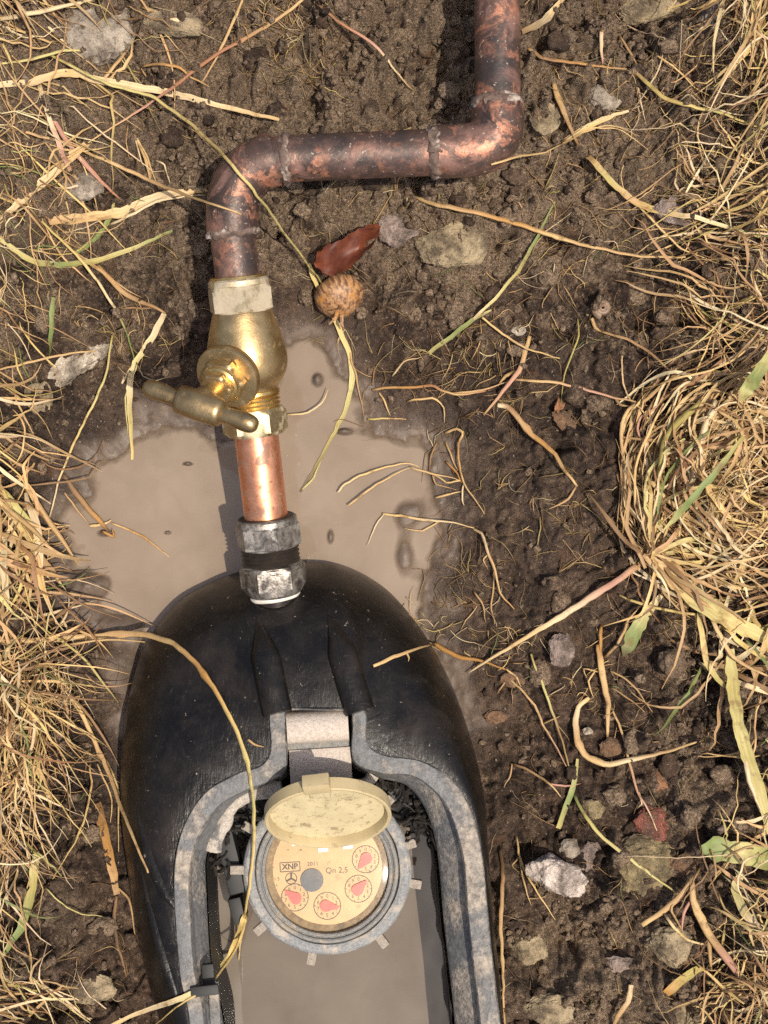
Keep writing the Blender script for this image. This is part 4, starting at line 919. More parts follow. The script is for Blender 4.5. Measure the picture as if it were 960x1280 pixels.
def strand(name, path, wpx, col, label, cat, shape='tube', lift=.0008, taper=(.8, .4), knots=None, extra=(), twist=0.0):
    pts = lay(path, lift); a = Acc(); w = wpx * (.92 if shape == 'tube' else 1.12) / 2600
    if shape == 'tube': a.tube(pts, w / 2, (1, 1, 1), 7, taper, knots, .48)
    else: a.ribbon(pts, w, (1, 1, 1), twist, taper, .16)
    a.C = [colramp(col, uv[1]) for uv in a.UV]
    if shape != 'tube':
        m = len(a.V); a.V += [v - Vector((0, 0, .00022)) for v in a.V]; a.F += [tuple(i + m for i in f[::-1]) for f in a.F]; a.UV += a.UV[:m]; a.C += a.C[:m]
    for ep, ew, ec in extra:
        m = len(a.V); a.tube(lay(ep, lift), ew / 5200, TINT[ec], 5, (.9, .3))
    o = a.build(name, M_STRAW, None, pts[0]); tag(o, label, cat); return o
S = strand
S('straw', [(-6, 25), (55, 13), (122, -2)], 7, 'pale', 'thick pale straw slanting across the top left corner', 'straw')
S('grass_stalk', [(382, -4), (345, 25), (300, 52), (260, 75), (210, 114), (170, 140), (110, 178)], 5, ['straw', 'tan', 'red', 'red', 'pink', 'straw'], 'long reddish stem slanting from the top edge down to the left', 'stem', knots=[.33, .62])
S('straw', [(112, 176), (85, 200), (60, 222), (18, 258), (-6, 284)], 9, ['straw', 'pale'], 'broad split straw continuing the long reddish stem to the left edge', 'straw', 'ribbon', extra=[([(108, 182), (70, 205), (48, 222)], 3, 'straw'), ([(100, 190), (55, 232), (12, 268)], 3, 'tan')])
S('straw', [(-4, 106), (40, 103), (72, 92), (95, 92), (135, 103), (200, 113), (255, 127), (300, 138), (349, 150)], 8, ['pale', 'straw', 'pale', 'straw'], 'wide flat pale straw ending above the left elbow', 'straw', 'ribbon', knots=[.7])
S('straw', [(-4, 80), (40, 74), (80, 63), (105, 64), (140, 70)], 4, 'lime', 'yellowish straw curving below the big pale grey stone', 'straw')
S('grass_stalk', [(58, 66), (100, 88), (140, 107), (190, 120), (240, 156), (280, 195), (320, 242), (360, 297), (392, 340), (408, 362)], 4.5, ['olive', 'lime', 'gold', 'lime', 'olive'], 'long thin olive stem arching over the left copper elbow', 'stem', lift=.004)
S('grass_stalk', [(385, 330), (400, 366), (420, 402), (436, 440), (441, 470), (432, 512), (408, 560), (376, 614)], 5.5, ['gold', 'lime', 'gold', 'lime', 'olive', 'dark'], 'olive blade dropping past the bulb into the puddle', 'stem', 'ribbon', extra=[([(436, 440), (446, 475), (455, 520)], 2.5, 'tan'), ([(378, 612), (392, 596), (402, 574)], 3, 'lime')])
S('straw', [(47, 98), (55, 125), (62, 150), (75, 182), (88, 214), (103, 237)], 5, ['pale', 'pale', 'pink', 'pale'], 'pinkish white bent straw hanging at upper left', 'straw', 'ribbon')
S('grass_stalk', [(67, 150), (90, 185), (120, 221), (149, 248)], 7, ['pink', 'pink', 'red'], 'short thick pink stem crossing the reddish one at upper left', 'stem')
S('straw', [(103, 189), (150, 208), (200, 231), (250, 250), (302, 268)], 5, ['straw', 'tan', 'straw'], 'tan straw whose tip lies across the left copper elbow', 'straw', lift=.0012)
S('straw', [(60, 275), (110, 272), (150, 266), (185, 250), (215, 242), (258, 237)], 11, ['tan', 'straw', 'pale', 'straw'], 'broad straw blade running up to the left copper elbow', 'straw', 'ribbon', extra=[([(135, 281), (165, 268), (195, 252), (225, 246), (256, 243)], 4, 'pale')])
S('straw', [(-4, 155), (50, 170), (108, 186)], 4, 'tan', 'thin tan straw entering from the left edge below the wide pale straw', 'straw')
S('straw', [(128, 100), (148, 76), (165, 54)], 5, ['straw', 'tan', 'brown'], 'short tan stub standing off the wide flat pale straw', 'straw')
S('straw', [(105, 97), (130, 113), (154, 132)], 6, ['pale', 'tan', 'brown'], 'short straw with a broken brown end below the wide pale one', 'straw')
S('twig', [(177, 8), (212, 22), (235, 28), (254, 36)], 6, ['straw', 'pale', 'straw'], 'pale broken twig near the top edge right of the grey stone', 'twig')
S('straw', [(60, 33), (74, 46), (86, 57)], 4, 'pale', 'short pale straw beside the big grey stone', 'straw')
S('straw', [(70, 56), (30, 40), (-4, 30)], 4, 'straw', 'straw just under the thick one in the top left corner', 'straw')
S('root', [(176, 84), (200, 80), (222, 84), (238, 96), (262, 108)], 4, ['tan', 'amber', 'tan'], 'wiry orange root between reddish stem and grey stone', 'root', extra=[([(176, 84), (182, 96), (190, 94)], 2, 'tan')])
S('straw', [(305, -4), (290, 30), (272, 70), (250, 108)], 4, ['straw', 'tan'], 'thin straw falling from the top edge across the reddish stem', 'straw')
S('root', [(166, 165), (178, 188), (186, 215), (192, 240)], 4, ['straw', 'tan'], 'broom of frayed rootlets hanging near the pink stem', 'root', extra=[([(168, 168), (184, 196), (198, 236)], 2.2, 'straw'), ([(168, 168), (176, 200), (180, 208)], 2, 'pale'), ([(172, 176), (188, 210), (188, 242)], 2, 'straw'), ([(193, 200), (205, 206), (213, 230)], 2.4, 'pale'), ([(160, 155), (158, 180), (164, 205)], 2.2, 'tan')])
S('grass_leaf', [(-4, 297), (40, 326), (75, 331), (120, 326), (165, 311), (215, 288)], 6, ['lime', 'olive', 'green', 'olive', 'lime', 'green'], 'curved green blade sagging left of the valve nut', 'grass blade', 'ribbon')
S('grass_stalk', [(52, 277), (95, 318), (122, 352), (148, 392), (160, 420), (168, 452)], 4, ['olive', 'gold', 'pale', 'green', 'green'], 'thin stem crossing the curved green blade downward', 'stem')
S('grass_leaf', [(95, 316), (118, 300), (138, 272), (142, 248)], 5, ['green', 'green', 'olive'], 'short dark green blade under the broad straw at left', 'grass blade', 'ribbon')
S('twig', [(122, 332), (145, 357), (168, 374), (190, 382), (207, 392)], 7, ['amber', 'tan', 'brown', 'tan'], 'knobbly brown twig leading to the yellow tassel left of the valve', 'twig', extra=[([(150, 385), (172, 385), (195, 385)], 3, 'brown')])
S('grass_leaf', [(205, 392), (192, 418), (170, 452), (161, 480), (163, 520), (166, 574)], 7, ['pale', 'pale', 'lime', 'pale', 'olive', 'gold'], 'pale yellow tassel blade hanging down to the puddle shore', 'grass blade', 'ribbon', extra=[([(166, 455), (152, 480), (155, 470)], 2.4, 'pale'), ([(170, 452), (180, 470), (195, 475), (222, 468)], 1.6, 'pale'), ([(164, 482), (157, 500), (160, 545)], 3, 'lime')])
S('grass_leaf', [(66, 372), (64, 405), (62, 445)], 5, 'green', 'short upright green blade above the long whitish stone', 'grass blade', 'ribbon', lift=.002)
S('straw', [(-4, 463), (40, 452), (90, 441), (136, 437)], 3.5, ['tan', 'straw'], 'thin straw passing over the long whitish stone', 'straw')
S('straw', [(140, 420), (132, 470), (118, 502), (92, 555), (74, 600), (62, 648), (58, 722)], 3.5, ['olive', 'lime', 'gold', 'pale', 'straw'], 'long thin stem bending down the left puddle shore', 'straw', lift=.004)
S('twig', [(78, 592), (92, 612), (112, 638), (128, 656), (136, 664)], 8, ['dark', 'brown', 'amber', 'dark'], 'wet dark twig lying in the left side of the puddle', 'twig', lift=.002, extra=[([(80, 616), (98, 640), (112, 655)], 2.6, 'tan'), ([(112, 657), (130, 655), (140, 650)], 4, 'straw'), ([(128, 664), (142, 670), (140, 660)], 4, 'amber')])
S('straw', [(140, 654), (160, 662), (180, 672), (196, 684), (212, 697)], 3, ['straw', 'amber', 'straw'], 'thin straw floating from the wet twig into the puddle', 'straw', lift=.0015)
S('straw', [(-6, 799), (40, 801), (90, 797), (140, 793), (182, 794), (214, 803), (242, 826), (268, 862), (293, 907), (310, 955), (317, 1010), (317, 1060), (312, 1105), (306, 1142)], 8, ['tan', 'straw', 'tan', 'straw', 'amber', 'gold', 'lime', 'gold', 'gold'], 'long straw arching over the black dome down to the meter', 'straw', lift=.0015, taper=(1, .5), knots=[.25, .5, .68], extra=[([(310, 925), (318, 930), (330, 934)], 3, 'tan')])
S('grass_stalk', [(308, 1136), (298, 1168), (284, 1200), (258, 1232), (222, 1250), (170, 1268), (90, 1304)], 6, ['gold', 'gold', 'lime', 'pale', 'gold'], 'yellow straw bundle sweeping from the meter to the bottom left', 'stem', 'ribbon', lift=.002, taper=(.5, .5), extra=[([(309, 1138), (304, 1160), (296, 1185), (262, 1232), (222, 1258), (190, 1284)], 4, 'gold')])
S('grass_stalk', [(311, 1130), (316, 1155), (325, 1182), (342, 1208), (375, 1247)], 3.4, ['gold', 'lime', 'olive'], 'thin green stem trailing over the water below the meter', 'stem', lift=.004, extra=[([(338, 1205), (360, 1220), (402, 1244)], 1.6, 'olive')])
S('straw', [(309, 1140), (302, 1170), (298, 1204), (308, 1218), (322, 1236)], 2.2, ['gold', 'pale', 'pale'], 'hair thin kinked straw hanging over the water at the clip', 'straw', lift=.004)
S('straw', [(52, 815), (82, 858), (108, 905), (132, 958), (152, 1010), (168, 1050), (186, 1092)], 6, ['tan', 'straw', 'tan', 'straw', 'tan'], 'tan stem leaning along the left flank of the black dome', 'straw', lift=.003, knots=[.45], extra=[([(132, 950), (148, 985), (148, 1065)], 3, 'straw'), ([(122, 955), (140, 1000), (138, 1028)], 2.4, 'straw')])
S('twig', [(58, 838), (76, 858), (84, 885), (85, 926)], 5, ['straw', 'tan', 'brown'], 'crooked brown twig hanging left of the leaning tan stem', 'twig', lift=.002)
S('straw', [(112, 955), (114, 985), (104, 1030), (88, 1062), (66, 1098)], 3, ['straw', 'gold'], 'thin straw curving down through the lower left mud', 'straw', lift=.003)
S('reed_piece', [(121, 1003), (130, 1040), (138, 1075), (146, 1118)], 10, ['brown', 'amber', 'amber', 'tan'], 'flat wet amber reed piece beside the black dome', 'reed', 'ribbon', taper=(.7, .6))
S('root', [(146, 1120), (142, 1150), (148, 1185), (158, 1222)], 5, ['brown', 'dark', 'brown'], 'dark root running down from the amber reed piece', 'root', extra=[([(148, 1110), (162, 1125), (170, 1175)], 3, 'tan')])
S('straw', [(55, 1108), (75, 1128), (100, 1142), (134, 1146)], 2.6, 'lime', 'pale green thread curving across the lower left mud', 'straw', lift=.002)
S('grass_leaf', [(46, 1068), (40, 1110), (26, 1160), (-4, 1204)], 9, ['lime', 'olive', 'green', 'green'], 'green blade bending off the left edge near the bottom', 'grass blade', 'ribbon', lift=.004)
# right of the pipe
S('straw', [(518, 245), (548, 256), (600, 266), (650, 281), (690, 294), (740, 309), (800, 320), (856, 321)], 7, ['straw', 'tan', 'amber', 'straw', 'tan', 'straw'], 'long orange tan straw lying below the upper copper elbow', 'straw', knots=[.6], lift=.0015)
S('stick', [(692, 105), (699, 126), (708, 148), (723, 182)], 8, ['straw', 'tan', 'brown'], 'short brown stick right of the upper elbow', 'stick', lift=.002)
S('straw', [(702, 178), (726, 164), (750, 150), (786, 138)], 6, ['straw', 'gold', 'pale'], 'split straw tuft crossing the short brown stick', 'straw', 'ribbon', lift=.002, extra=[([(704, 177), (740, 160), (775, 162), (810, 186)], 2.2, 'straw'), ([(704, 176), (735, 156), (770, 142)], 2.4, 'pale'), ([(710, 173), (760, 156), (800, 170)], 2, 'straw')])
S('straw', [(614, 206), (645, 196), (680, 191), (704, 178)], 3, 'straw', 'thin straw reaching from the upper elbow to the split tuft', 'straw', lift=.002)
S('straw', [(652, 40), (680, 26), (706, -4)], 8, ['tan', 'pale', 'straw'], 'pale straw leaning on the riser pipe at the top edge', 'straw', 'ribbon', lift=.003)
S('straw', [(660, 60), (676, 72), (700, 76), (745, 82), (792, 88)], 5, ['tan', 'brown', 'amber', 'tan'], 'brown straw lying level right of the riser pipe', 'straw', extra=[([(740, 104), (752, 92), (765, 84)], 4, 'straw')])
S('twig', [(751, 28), (752, 55), (753, 80)], 5, ['pink', 'pale', 'pink'], 'pink upright stub meeting the level brown straw', 'twig', lift=.002)
S('grass_stalk', [(394, 4), (425, 28), (455, 46), (476, 64), (496, 90), (516, 113)], 4, ['brown', 'red', 'pink', 'pale', 'tan'], 'thin red stem slanting across the bare soil at top centre', 'stem', knots=[.58])
S('grass_stalk', [(792, 90), (808, 102), (830, 122), (860, 132), (905, 142), (962, 165)], 6, ['brown', 'olive', 'gold', 'olive', 'gold'], 'olive tan stem in the crumbly soil near the top right grass', 'stem', lift=.002, extra=[([(775, 45), (788, 66), (800, 88)], 3, 'tan'), ([(808, 62), (838, 80), (858, 98), (872, 112), (892, 122)], 2.6, 'straw')])
S('grass_stalk', [(735, 195), (760, 222), (790, 250), (815, 262), (870, 272), (962, 300)], 7, ['tan', 'olive', 'tan', 'gold', 'pale', 'lime'], 'thick frayed stem running into the grass at the right edge', 'stem', 'ribbon', lift=.002, extra=[([(790, 250), (820, 280), (850, 310), (900, 330)], 3, 'straw')])
S('root', [(662, 420), (656, 440), (649, 464), (628, 490), (605, 518)], 7, ['straw', 'tan', 'pink', 'tan'], 'forked tan root lying on the dark mud', 'root', lift=.0015, extra=[([(648, 462), (632, 470), (622, 482)], 5, 'tan')])
S('stick', [(622, 506), (634, 508), (646, 520), (664, 542), (690, 564), (706, 588), (721, 608)], 8, ['pale', 'brown', 'tan', 'amber', 'tan', 'straw'], 'bent tan stick on smooth mud right of the puddle', 'stick', lift=.0012, knots=[.45, .98], extra=[([(720, 608), (712, 622), (700, 630), (686, 636)], 3, 'tan')])
S('straw', [(806, 701), (765, 730), (706, 767), (650, 802), (584, 841)], 9, ['tan', 'pink', 'pale', 'straw', 'pale'], 'long straight pale straw pointing from the right tussock to the box', 'straw', lift=.003, taper=(1, .25), knots=[.0, .34])
S('root', [(467, 833), (490, 822), (511, 814), (543, 804)], 5, ['straw', 'tan'], 'pale twig tip resting on the right shoulder of the dome', 'twig', lift=.001, extra=[([(543, 804), (556, 812), (575, 821), (600, 826), (632, 836)], 6, 'amber'), ([(632, 836), (645, 846), (652, 858)], 2.4, 'straw'), ([(508, 815), (511, 822), (510, 826)], 2.4, 'straw')])
S('straw', [(852, 462), (830, 480), (808, 500), (786, 512), (777, 530), (777, 555), (782, 590), (779, 635), (788, 655), (803, 674)], 5, ['brown', 'tan', 'straw', 'tan', 'straw', 'tan'], 'curved straw looping round the left side of the right tussock', 'straw', lift=.003)
S('straw', [(850, 452), (822, 508), (800, 522), (798, 540), (808, 562), (828, 584), (832, 600)], 3.4, ['tan', 'pink', 'tan'], 'thin reddish straw inside the curved loop of the right tussock', 'straw', lift=.004)
S('grass_leaf', [(779, 822), (788, 800), (802, 776), (827, 744)], 15, ['dark', 'green', 'green', 'lime', 'pale'], 'short green lance leaf pointing down from the right tussock', 'leaf', 'ribbon', lift=.003, taper=(.05, .35))
S('grass_leaf', [(806, 692), (838, 722), (880, 754), (920, 780), (966, 803)], 19, ['tan', 'straw', 'lime', 'gold', 'lime'], 'broad yellow green blade leaving the knot of the right tussock', 'grass blade', 'ribbon', lift=.010, taper=(.35, .8), extra=[([(815, 700), (860, 740), (905, 772)], 7, 'tan')])
S('grass_leaf', [(966, 790), (930, 786), (905, 775)], 10, ['olive', 'green'], 'dull green blade under the broad yellow green one', 'grass blade', 'ribbon', lift=.004)
S('grass_leaf', [(830, 662), (858, 632), (890, 596), (930, 545)], 7, ['lime', 'green', 'green', 'olive'], 'slim green blade slanting across the right tussock', 'grass blade', 'ribbon', lift=.034, taper=(.2, .5))
S('grass_leaf', [(927, 502), (938, 482), (950, 462), (968, 440)], 14, ['lime', 'green', 'lime'], 'wide green blade on top of the right tussock at the frame edge', 'grass blade', 'ribbon', lift=.030, taper=(.15, .8))
S('grass_leaf', [(873, 752), (876, 785), (884, 830), (905, 858), (915, 866)], 6, ['lime', 'gold', 'olive', 'lime'], 'narrow kinked yellow blade hanging below the broad blade', 'grass blade', 'ribbon', lift=.010, taper=(.6, .3))
S('straw', [(880, 752), (895, 785), (915, 820), (938, 835), (966, 848)], 6, ['pale', 'straw', 'tan', 'straw'], 'straw running off the right edge below the broad blade', 'straw', lift=.010)
S('stick', [(737, 872), (724, 882), (719, 900), (722, 926), (734, 946), (758, 955), (790, 950), (815, 944), (845, 937), (879, 924)], 9, ['straw', 'pale', 'tan', 'straw', 'pale', 'tan', 'straw'], 'hooked pale stick shaped like a smile in the lower right mud', 'stick', lift=.002, taper=(.6, .25), knots=[.36, .5])
S('root', [(748, 806), (752, 840), (760, 878), (759, 922)], 9, ['amber', 'straw', 'tan', 'straw'], 'frayed bundle of tan roots hanging above the hooked stick', 'root', lift=.002, extra=[([(744, 838), (736, 852), (742, 872)], 2.4, 'straw'), ([(764, 838), (785, 850), (800, 868), (815, 890)], 2.6, 'tan'), ([(762, 858), (790, 876), (806, 890)], 2.2, 'tan'), ([(750, 840), (730, 836), (735, 850)], 2, 'straw'), ([(752, 782), (750, 806), (748, 838)], 5, 'amber'), ([(756, 822), (775, 800), (786, 775), (805, 750)], 4, 'tan')])
S('root', [(764, 882), (778, 918), (787, 953), (798, 992), (810, 1012), (822, 1040)], 3.4, ['straw', 'tan', 'pink', 'pale'], 'thin root trailing from the frayed bundle over the brick shard', 'root', lift=.002, extra=[([(798, 990), (802, 1004), (796, 1012)], 2.4, 'pale')])
S('grass_stalk', [(716, 992), (733, 1022), (752, 1045), (793, 1078), (820, 1098), (848, 1118)], 5, ['green', 'olive', 'lime', 'lime', 'olive'], 'yellow green stem crossing the big mossy stone', 'stem', lift=.002, knots=[.32])
S('grass_leaf', [(698, 1036), (706, 1012), (716, 985), (722, 948)], 6, ['olive', 'green', 'lime'], 'thin green blade standing above the large pale stone', 'grass blade', 'ribbon', lift=.003)
S('grass_stalk', [(664, 818), (680, 862), (692, 895), (704, 930), (716, 985)], 3.6, ['olive', 'lime', 'brown', 'olive'], 'long thin olive stem running down beside the hooked stick', 'stem', lift=.002)
S('grass_stalk', [(912, 812), (916, 850), (922, 895), (932, 938), (948, 985), (964, 1040)], 13, ['lime', 'olive', 'lime', 'olive', 'lime'], 'thick olive stalk running down the right edge', 'stem', 'ribbon', lift=.010, taper=(.7, .9), extra=[([(928, 935), (938, 980), (952, 1015)], 6, 'pale')])
S('grass_leaf', [(877, 1062), (900, 1062), (930, 1068), (968, 1074)], 24, ['green', 'green', 'lime', 'green'], 'broad rounded green leaf entering from the right edge', 'leaf', 'ribbon', lift=.008, taper=(.35, .9))
S('grass_stalk', [(803, 1156), (830, 1138), (846, 1124), (862, 1104), (876, 1085)], 8, ['straw', 'tan', 'tan', 'brown'], 'dead tan stem, left arm of the fork at lower right', 'stem', lift=.004, extra=[([(846, 1124), (838, 1136), (850, 1158), (858, 1172)], 3, 'tan')])
S('grass_stalk', [(864, 1098), (867, 1128), (880, 1156), (893, 1178), (905, 1192), (922, 1215), (930, 1228)], 11, ['tan', 'straw', 'tan', 'pink', 'tan'], 'thick dead tan stem running down from the fork', 'stem', lift=.005, taper=(.6, .8), knots=[.3, .7], extra=[([(885, 1160), (886, 1185), (890, 1214)], 6, 'tan'), ([(864, 1126), (855, 1142), (852, 1165)], 4, 'pink')])
S('grass_leaf', [(928, 1090), (918, 1110), (930, 1138), (948, 1162), (966, 1178)], 9, ['pale', 'lime', 'pale', 'pale'], 'pale green bent blade below the broad rounded leaf', 'grass blade', 'ribbon', lift=.008)
S('straw', [(831, 1143), (845, 1162), (862, 1176), (895, 1182)], 4, ['pale', 'gold', 'pale'], 'pale curved straw below the forked dead stem', 'straw', lift=.004)
S('grass_leaf', [(832, 1242), (852, 1226), (870, 1212), (880, 1212)], 9, ['amber', 'olive', 'gold'], 'yellow brown flat blade above the tan stone at the bottom', 'grass blade', 'ribbon', lift=.003)
S('straw', [(880, 1226), (900, 1232), (922, 1232), (940, 1222)], 5, ['gold', 'straw', 'gold'], 'yellow straw piece at the foot of the thick dead stem', 'straw', lift=.004)
S('stick', [(626, 1060), (629, 1100), (626, 1150), (628, 1200), (631, 1290)], 5.5, ['dark', 'brown', 'tan', 'straw', 'tan'], 'thin upright reddish stick close to the right wall of the box', 'stick', lift=.002, knots=[.45, .75])
S('stick', [(789, 1231), (784, 1252), (772, 1272), (764, 1292)], 8, ['pale', 'tan', 'brown'], 'short stick cut by the bottom edge below the flat pinkish stone', 'stick', lift=.003)
S('straw', [(645, 1046), (650, 1072), (660, 1096), (676, 1122), (694, 1150)], 3, ['straw', 'gold', 'straw'], 'thin straw curving down left of the large pale stone', 'straw', lift=.003, extra=[([(648, 1068), (654, 1100), (664, 1132)], 2.2, 'straw'), ([(650, 1070), (640, 1082), (648, 1090)], 2, 'tan')])
S('root', [(640, 955), (660, 962), (680, 975), (690, 982), (700, 996)], 3.4, ['brown', 'tan', 'straw'], 'small crooked root left of the hooked stick', 'root', lift=.002, extra=[([(688, 980), (706, 982), (726, 980)], 2.6, 'pink'), ([(640, 955), (636, 972), (630, 985)], 2, 'tan')])
S('root', [(631, 845), (650, 860), (668, 882), (678, 905), (692, 928), (712, 965)], 3.2, ['straw', 'tan', 'tan', 'pink'], 'thin branching root below the low end of the long straw', 'root', lift=.0015, extra=[([(636, 848), (624, 862), (622, 868)], 2, 'tan'), ([(678, 905), (690, 900), (700, 895)], 2, 'tan')])
S('root', [(590, 660), (603, 668), (610, 690), (618, 708), (625, 740), (642, 762)], 4, ['straw', 'pale', 'tan', 'straw', 'amber'], 'kinked root running down the mud right of the puddle', 'root', lift=.0015, extra=[([(612, 692), (604, 700), (610, 712)], 2, 'straw'), ([(618, 715), (614, 760), (618, 780)], 2.2, 'tan'), ([(592, 740), (602, 752), (608, 778)], 2.4, 'tan')])
S('straw', [(478, 642), (500, 644), (530, 650), (560, 652), (592, 660)], 3.6, ['gold', 'straw', 'pale', 'straw'], 'thin straw lying across the right shore of the puddle', 'straw', lift=.002, extra=[([(480, 642), (468, 660), (458, 682)], 2, 'pale'), ([(548, 652), (528, 664), (505, 660)], 2.4, 'straw')])
S('straw', [(422, 616), (432, 604), (452, 594), (480, 584), (508, 579), (524, 584)], 3, ['pale', 'gold', 'straw'], 'thin gold straw arching over the right part of the puddle', 'straw', lift=.004, extra=[([(436, 632), (460, 612), (490, 594), (514, 584)], 2.6, 'straw'), ([(514, 584), (540, 592), (575, 600)], 2.6, 'straw')])
S('root', [(556, 541), (570, 536), (579, 542), (572, 556), (574, 580), (579, 602), (586, 615), (606, 642)], 4, ['tan', 'straw', 'amber', 'straw', 'tan'], 'knot of crooked orange roots on the right puddle shore', 'root', lift=.002, extra=[([(575, 600), (560, 604), (548, 596), (540, 592)], 2.6, 'straw'), ([(545, 622), (562, 618), (576, 614)], 3, 'straw'), ([(558, 552), (564, 570), (572, 588)], 2.6, 'tan'), ([(558, 578), (570, 590), (578, 604)], 2.6, 'amber'), ([(579, 602), (578, 625), (580, 632)], 2.2, 'pale'), ([(546, 554), (538, 570), (536, 590)], 3, 'brown'), ([(540, 590), (545, 606), (570, 612)], 2.2, 'tan')])
S('root', [(466, 487), (490, 484), (520, 484), (542, 482), (556, 490), (580, 493), (614, 487)], 4, ['tan', 'amber', 'red', 'straw', 'red'], 'level reddish root above the right end of the puddle', 'root', lift=.0015, extra=[([(510, 502), (528, 498), (544, 497), (554, 508), (556, 528)], 3, 'straw'), ([(474, 490), (482, 504), (488, 520)], 2.6, 'straw'), ([(466, 482), (468, 465), (468, 456)], 2, 'brown')])
S('straw', [(460, 524), (478, 523), (508, 524)], 3, ['olive', 'gold', 'tan'], 'short straw half in the puddle right of the olive blade', 'straw', lift=.001)
S('grass_leaf', [(592, 398), (620, 372), (645, 342), (670, 300), (694, 252)], 3.6, ['pale', 'lime', 'olive', 'green', 'green'], 'thin green blade slanting up over the embedded yellowish stone', 'grass blade', 'ribbon', lift=.002)
S('grass_leaf', [(536, 442), (560, 424), (588, 402), (614, 388)], 5, ['lime', 'green', 'lime'], 'faint green blade lying below the bulb to the right', 'grass blade', 'ribbon', lift=.001)
S('straw', [(603, 397), (628, 418), (660, 436), (700, 448)], 3.4, ['gold', 'tan', 'gold'], 'thin straw crossing the forked tan root', 'straw', lift=.002)
S('root', [(640, 475), (665, 476), (700, 479), (740, 489), (768, 497), (800, 504), (825, 512)], 4, ['tan', 'straw', 'pink', 'tan', 'brown'], 'long level root running toward the right tussock', 'root', lift=.002, extra=[([(768, 497), (776, 506), (792, 510)], 4, 'tan'), ([(788, 496), (792, 484), (794, 474)], 2, 'tan'), ([(560, 492), (600, 488), (640, 475)], 3, 'tan')])
S('root', [(750, 414), (785, 424), (812, 440), (832, 458), (852, 474)], 4, ['tan', 'brown', 'tan'], 'dark brown root slanting down into the right tussock', 'root', lift=.002, extra=[([(740, 398), (744, 410), (752, 416)], 5, 'tan')])
S('straw', [(722, 398), (724, 420), (712, 450), (704, 475), (702, 512)], 2.4, 'olive', 'hair thin upright stem between snail shell and leaf scrap', 'straw', lift=.002)
S('straw', [(910, 378), (900, 405), (893, 425), (888, 450)], 3, ['pale', 'straw'], 'pale straw hanging above the right tussock', 'straw', lift=.006)
S('straw', [(490, 470), (505, 452), (527, 446)], 2.5, ['pale', 'tan'], 'tiny pale straw at the muddy hollow above the root', 'straw', lift=.002)
S('straw', [(360, 519), (385, 515), (403, 503), (411, 486)], 2.6, ['straw', 'pale', 'straw'], 'thin straw beside the lower valve nut over the water', 'straw', lift=.006)

# ------------------------------------------------------------------ dry grass masses
PALS = [('straw', 5), ('pale', 3.5), ('tan', 5), ('gold', 1.6), ('brown', 3), ('lime', .8), ('olive', .7), ('green', .5)]
def pal(r, green=1.0, dark=1.0):
    ks = [k for k, _ in PALS]; ws = [w * (green if k in ('lime', 'olive', 'green') else dark if k in ('brown', 'tan') else 1) for k, w in PALS]
    c = TINT[r.choices(ks, ws)[0]]; f = r.uniform(.72, 1.12); return tuple(min(.8, v * f * r.uniform(.95, 1.05)) for v in c)
def free_path(r, px, py, ang, L, curv, h0, arch, n=11, wob=.25, kink=.12):
    """a blade path in the place: start at a ground point, wander, rise and droop"""
    p = W(px, py, .02); s = L / 2600 / (n - 1); a = math.radians(ang); x, y = p.x, p.y; out = []
    xs, ys = [], []; w1 = r.uniform(0, 6)
    for i in range(n):
        xs.append(x); ys.append(y); a += curv / (n - 1) + wob * math.sin(i * .9 + w1) * .18
        if r.random() < kink: a += r.gauss(0, .35)
        x += math.cos(a) * s; y += math.sin(a) * s
    z = gz(xs, ys); z = np.maximum(z, np.convolve(np.pad(z, 2, 'edge'), np.ones(5) / 5, 'valid')); z = np.maximum(z, ZW)
    return [Vector((xs[i], ys[i], float(z[i]) + .0005 + h0 + arch * math.sin(math.pi * i / (n - 1)))) for i in range(n)]
def field(name, specs, seed, label, origin):
    r = random.Random(seed); A_ = Acc()
    for sp in specs:
        n, poly, ang, spread, L, curv, wid, h, arch, green = sp[:10]; n = int(n * 1.35); dark = sp[10] if len(sp) > 10 else 1.0
        xs = [p[0] for p in poly]; ys = [p[1] for p in poly]; P_ = np.array(poly); k = 0; tries = 0
        while k < n and tries < n * 20:
            tries += 1; x = r.uniform(min(xs), max(xs)); y = r.uniform(min(ys), max(ys))
            if poly_sd(np.array([x]), np.array([y]), poly)[0] > 0: continue
            k += 1; pts = free_path(r, x, y, r.gauss(ang, spread), r.uniform(*L), r.gauss(curv[0], curv[1]), r.uniform(0, h), r.uniform(0, arch))
            w = r.uniform(*wid) * .8 / 2600
            if r.random() < .55: A_.ribbon(pts, w * 1.15, pal(r, green, dark), r.gauss(0, 1.2), (.5, .2), r.uniform(.05, .3))
            else: A_.tube(pts, w * .42, pal(r, green, dark), 5, (.8, .3))
    o = A_.build(name, M_STRAW, None, origin); tag(o, label, 'grass', None, 'stuff'); return A_, o
def poly(*a): return list(a)
field('dry_grass', [
    (46, [(-40, -30), (230, -30), (150, 130), (-40, 330)], -12, 42, (50, 190), (0, .4), (1.0, 3.4), .003, .004, .6),
    (70, [(-40, -40), (75, -40), (66, 44), (-40, 50)], -10, 35, (40, 150), (0, .5), (1.6, 6.0), .008, .005, .3, 2.2),
    (80, [(-40, 170), (120, 200), (100, 330), (-40, 340)], 10, 70, (26, 110), (0, .9), (.8, 2.8), .004, .005, .9),
    (46, [(-40, 330), (40, 330), (50, 440), (-40, 460)], -80, 40, (30, 100), (0, .8), (.8, 2.4), .004, .004, .8)], 11, 'tangled dry straw matting the upper left corner of the dug soil', (-.17, .2, .03))
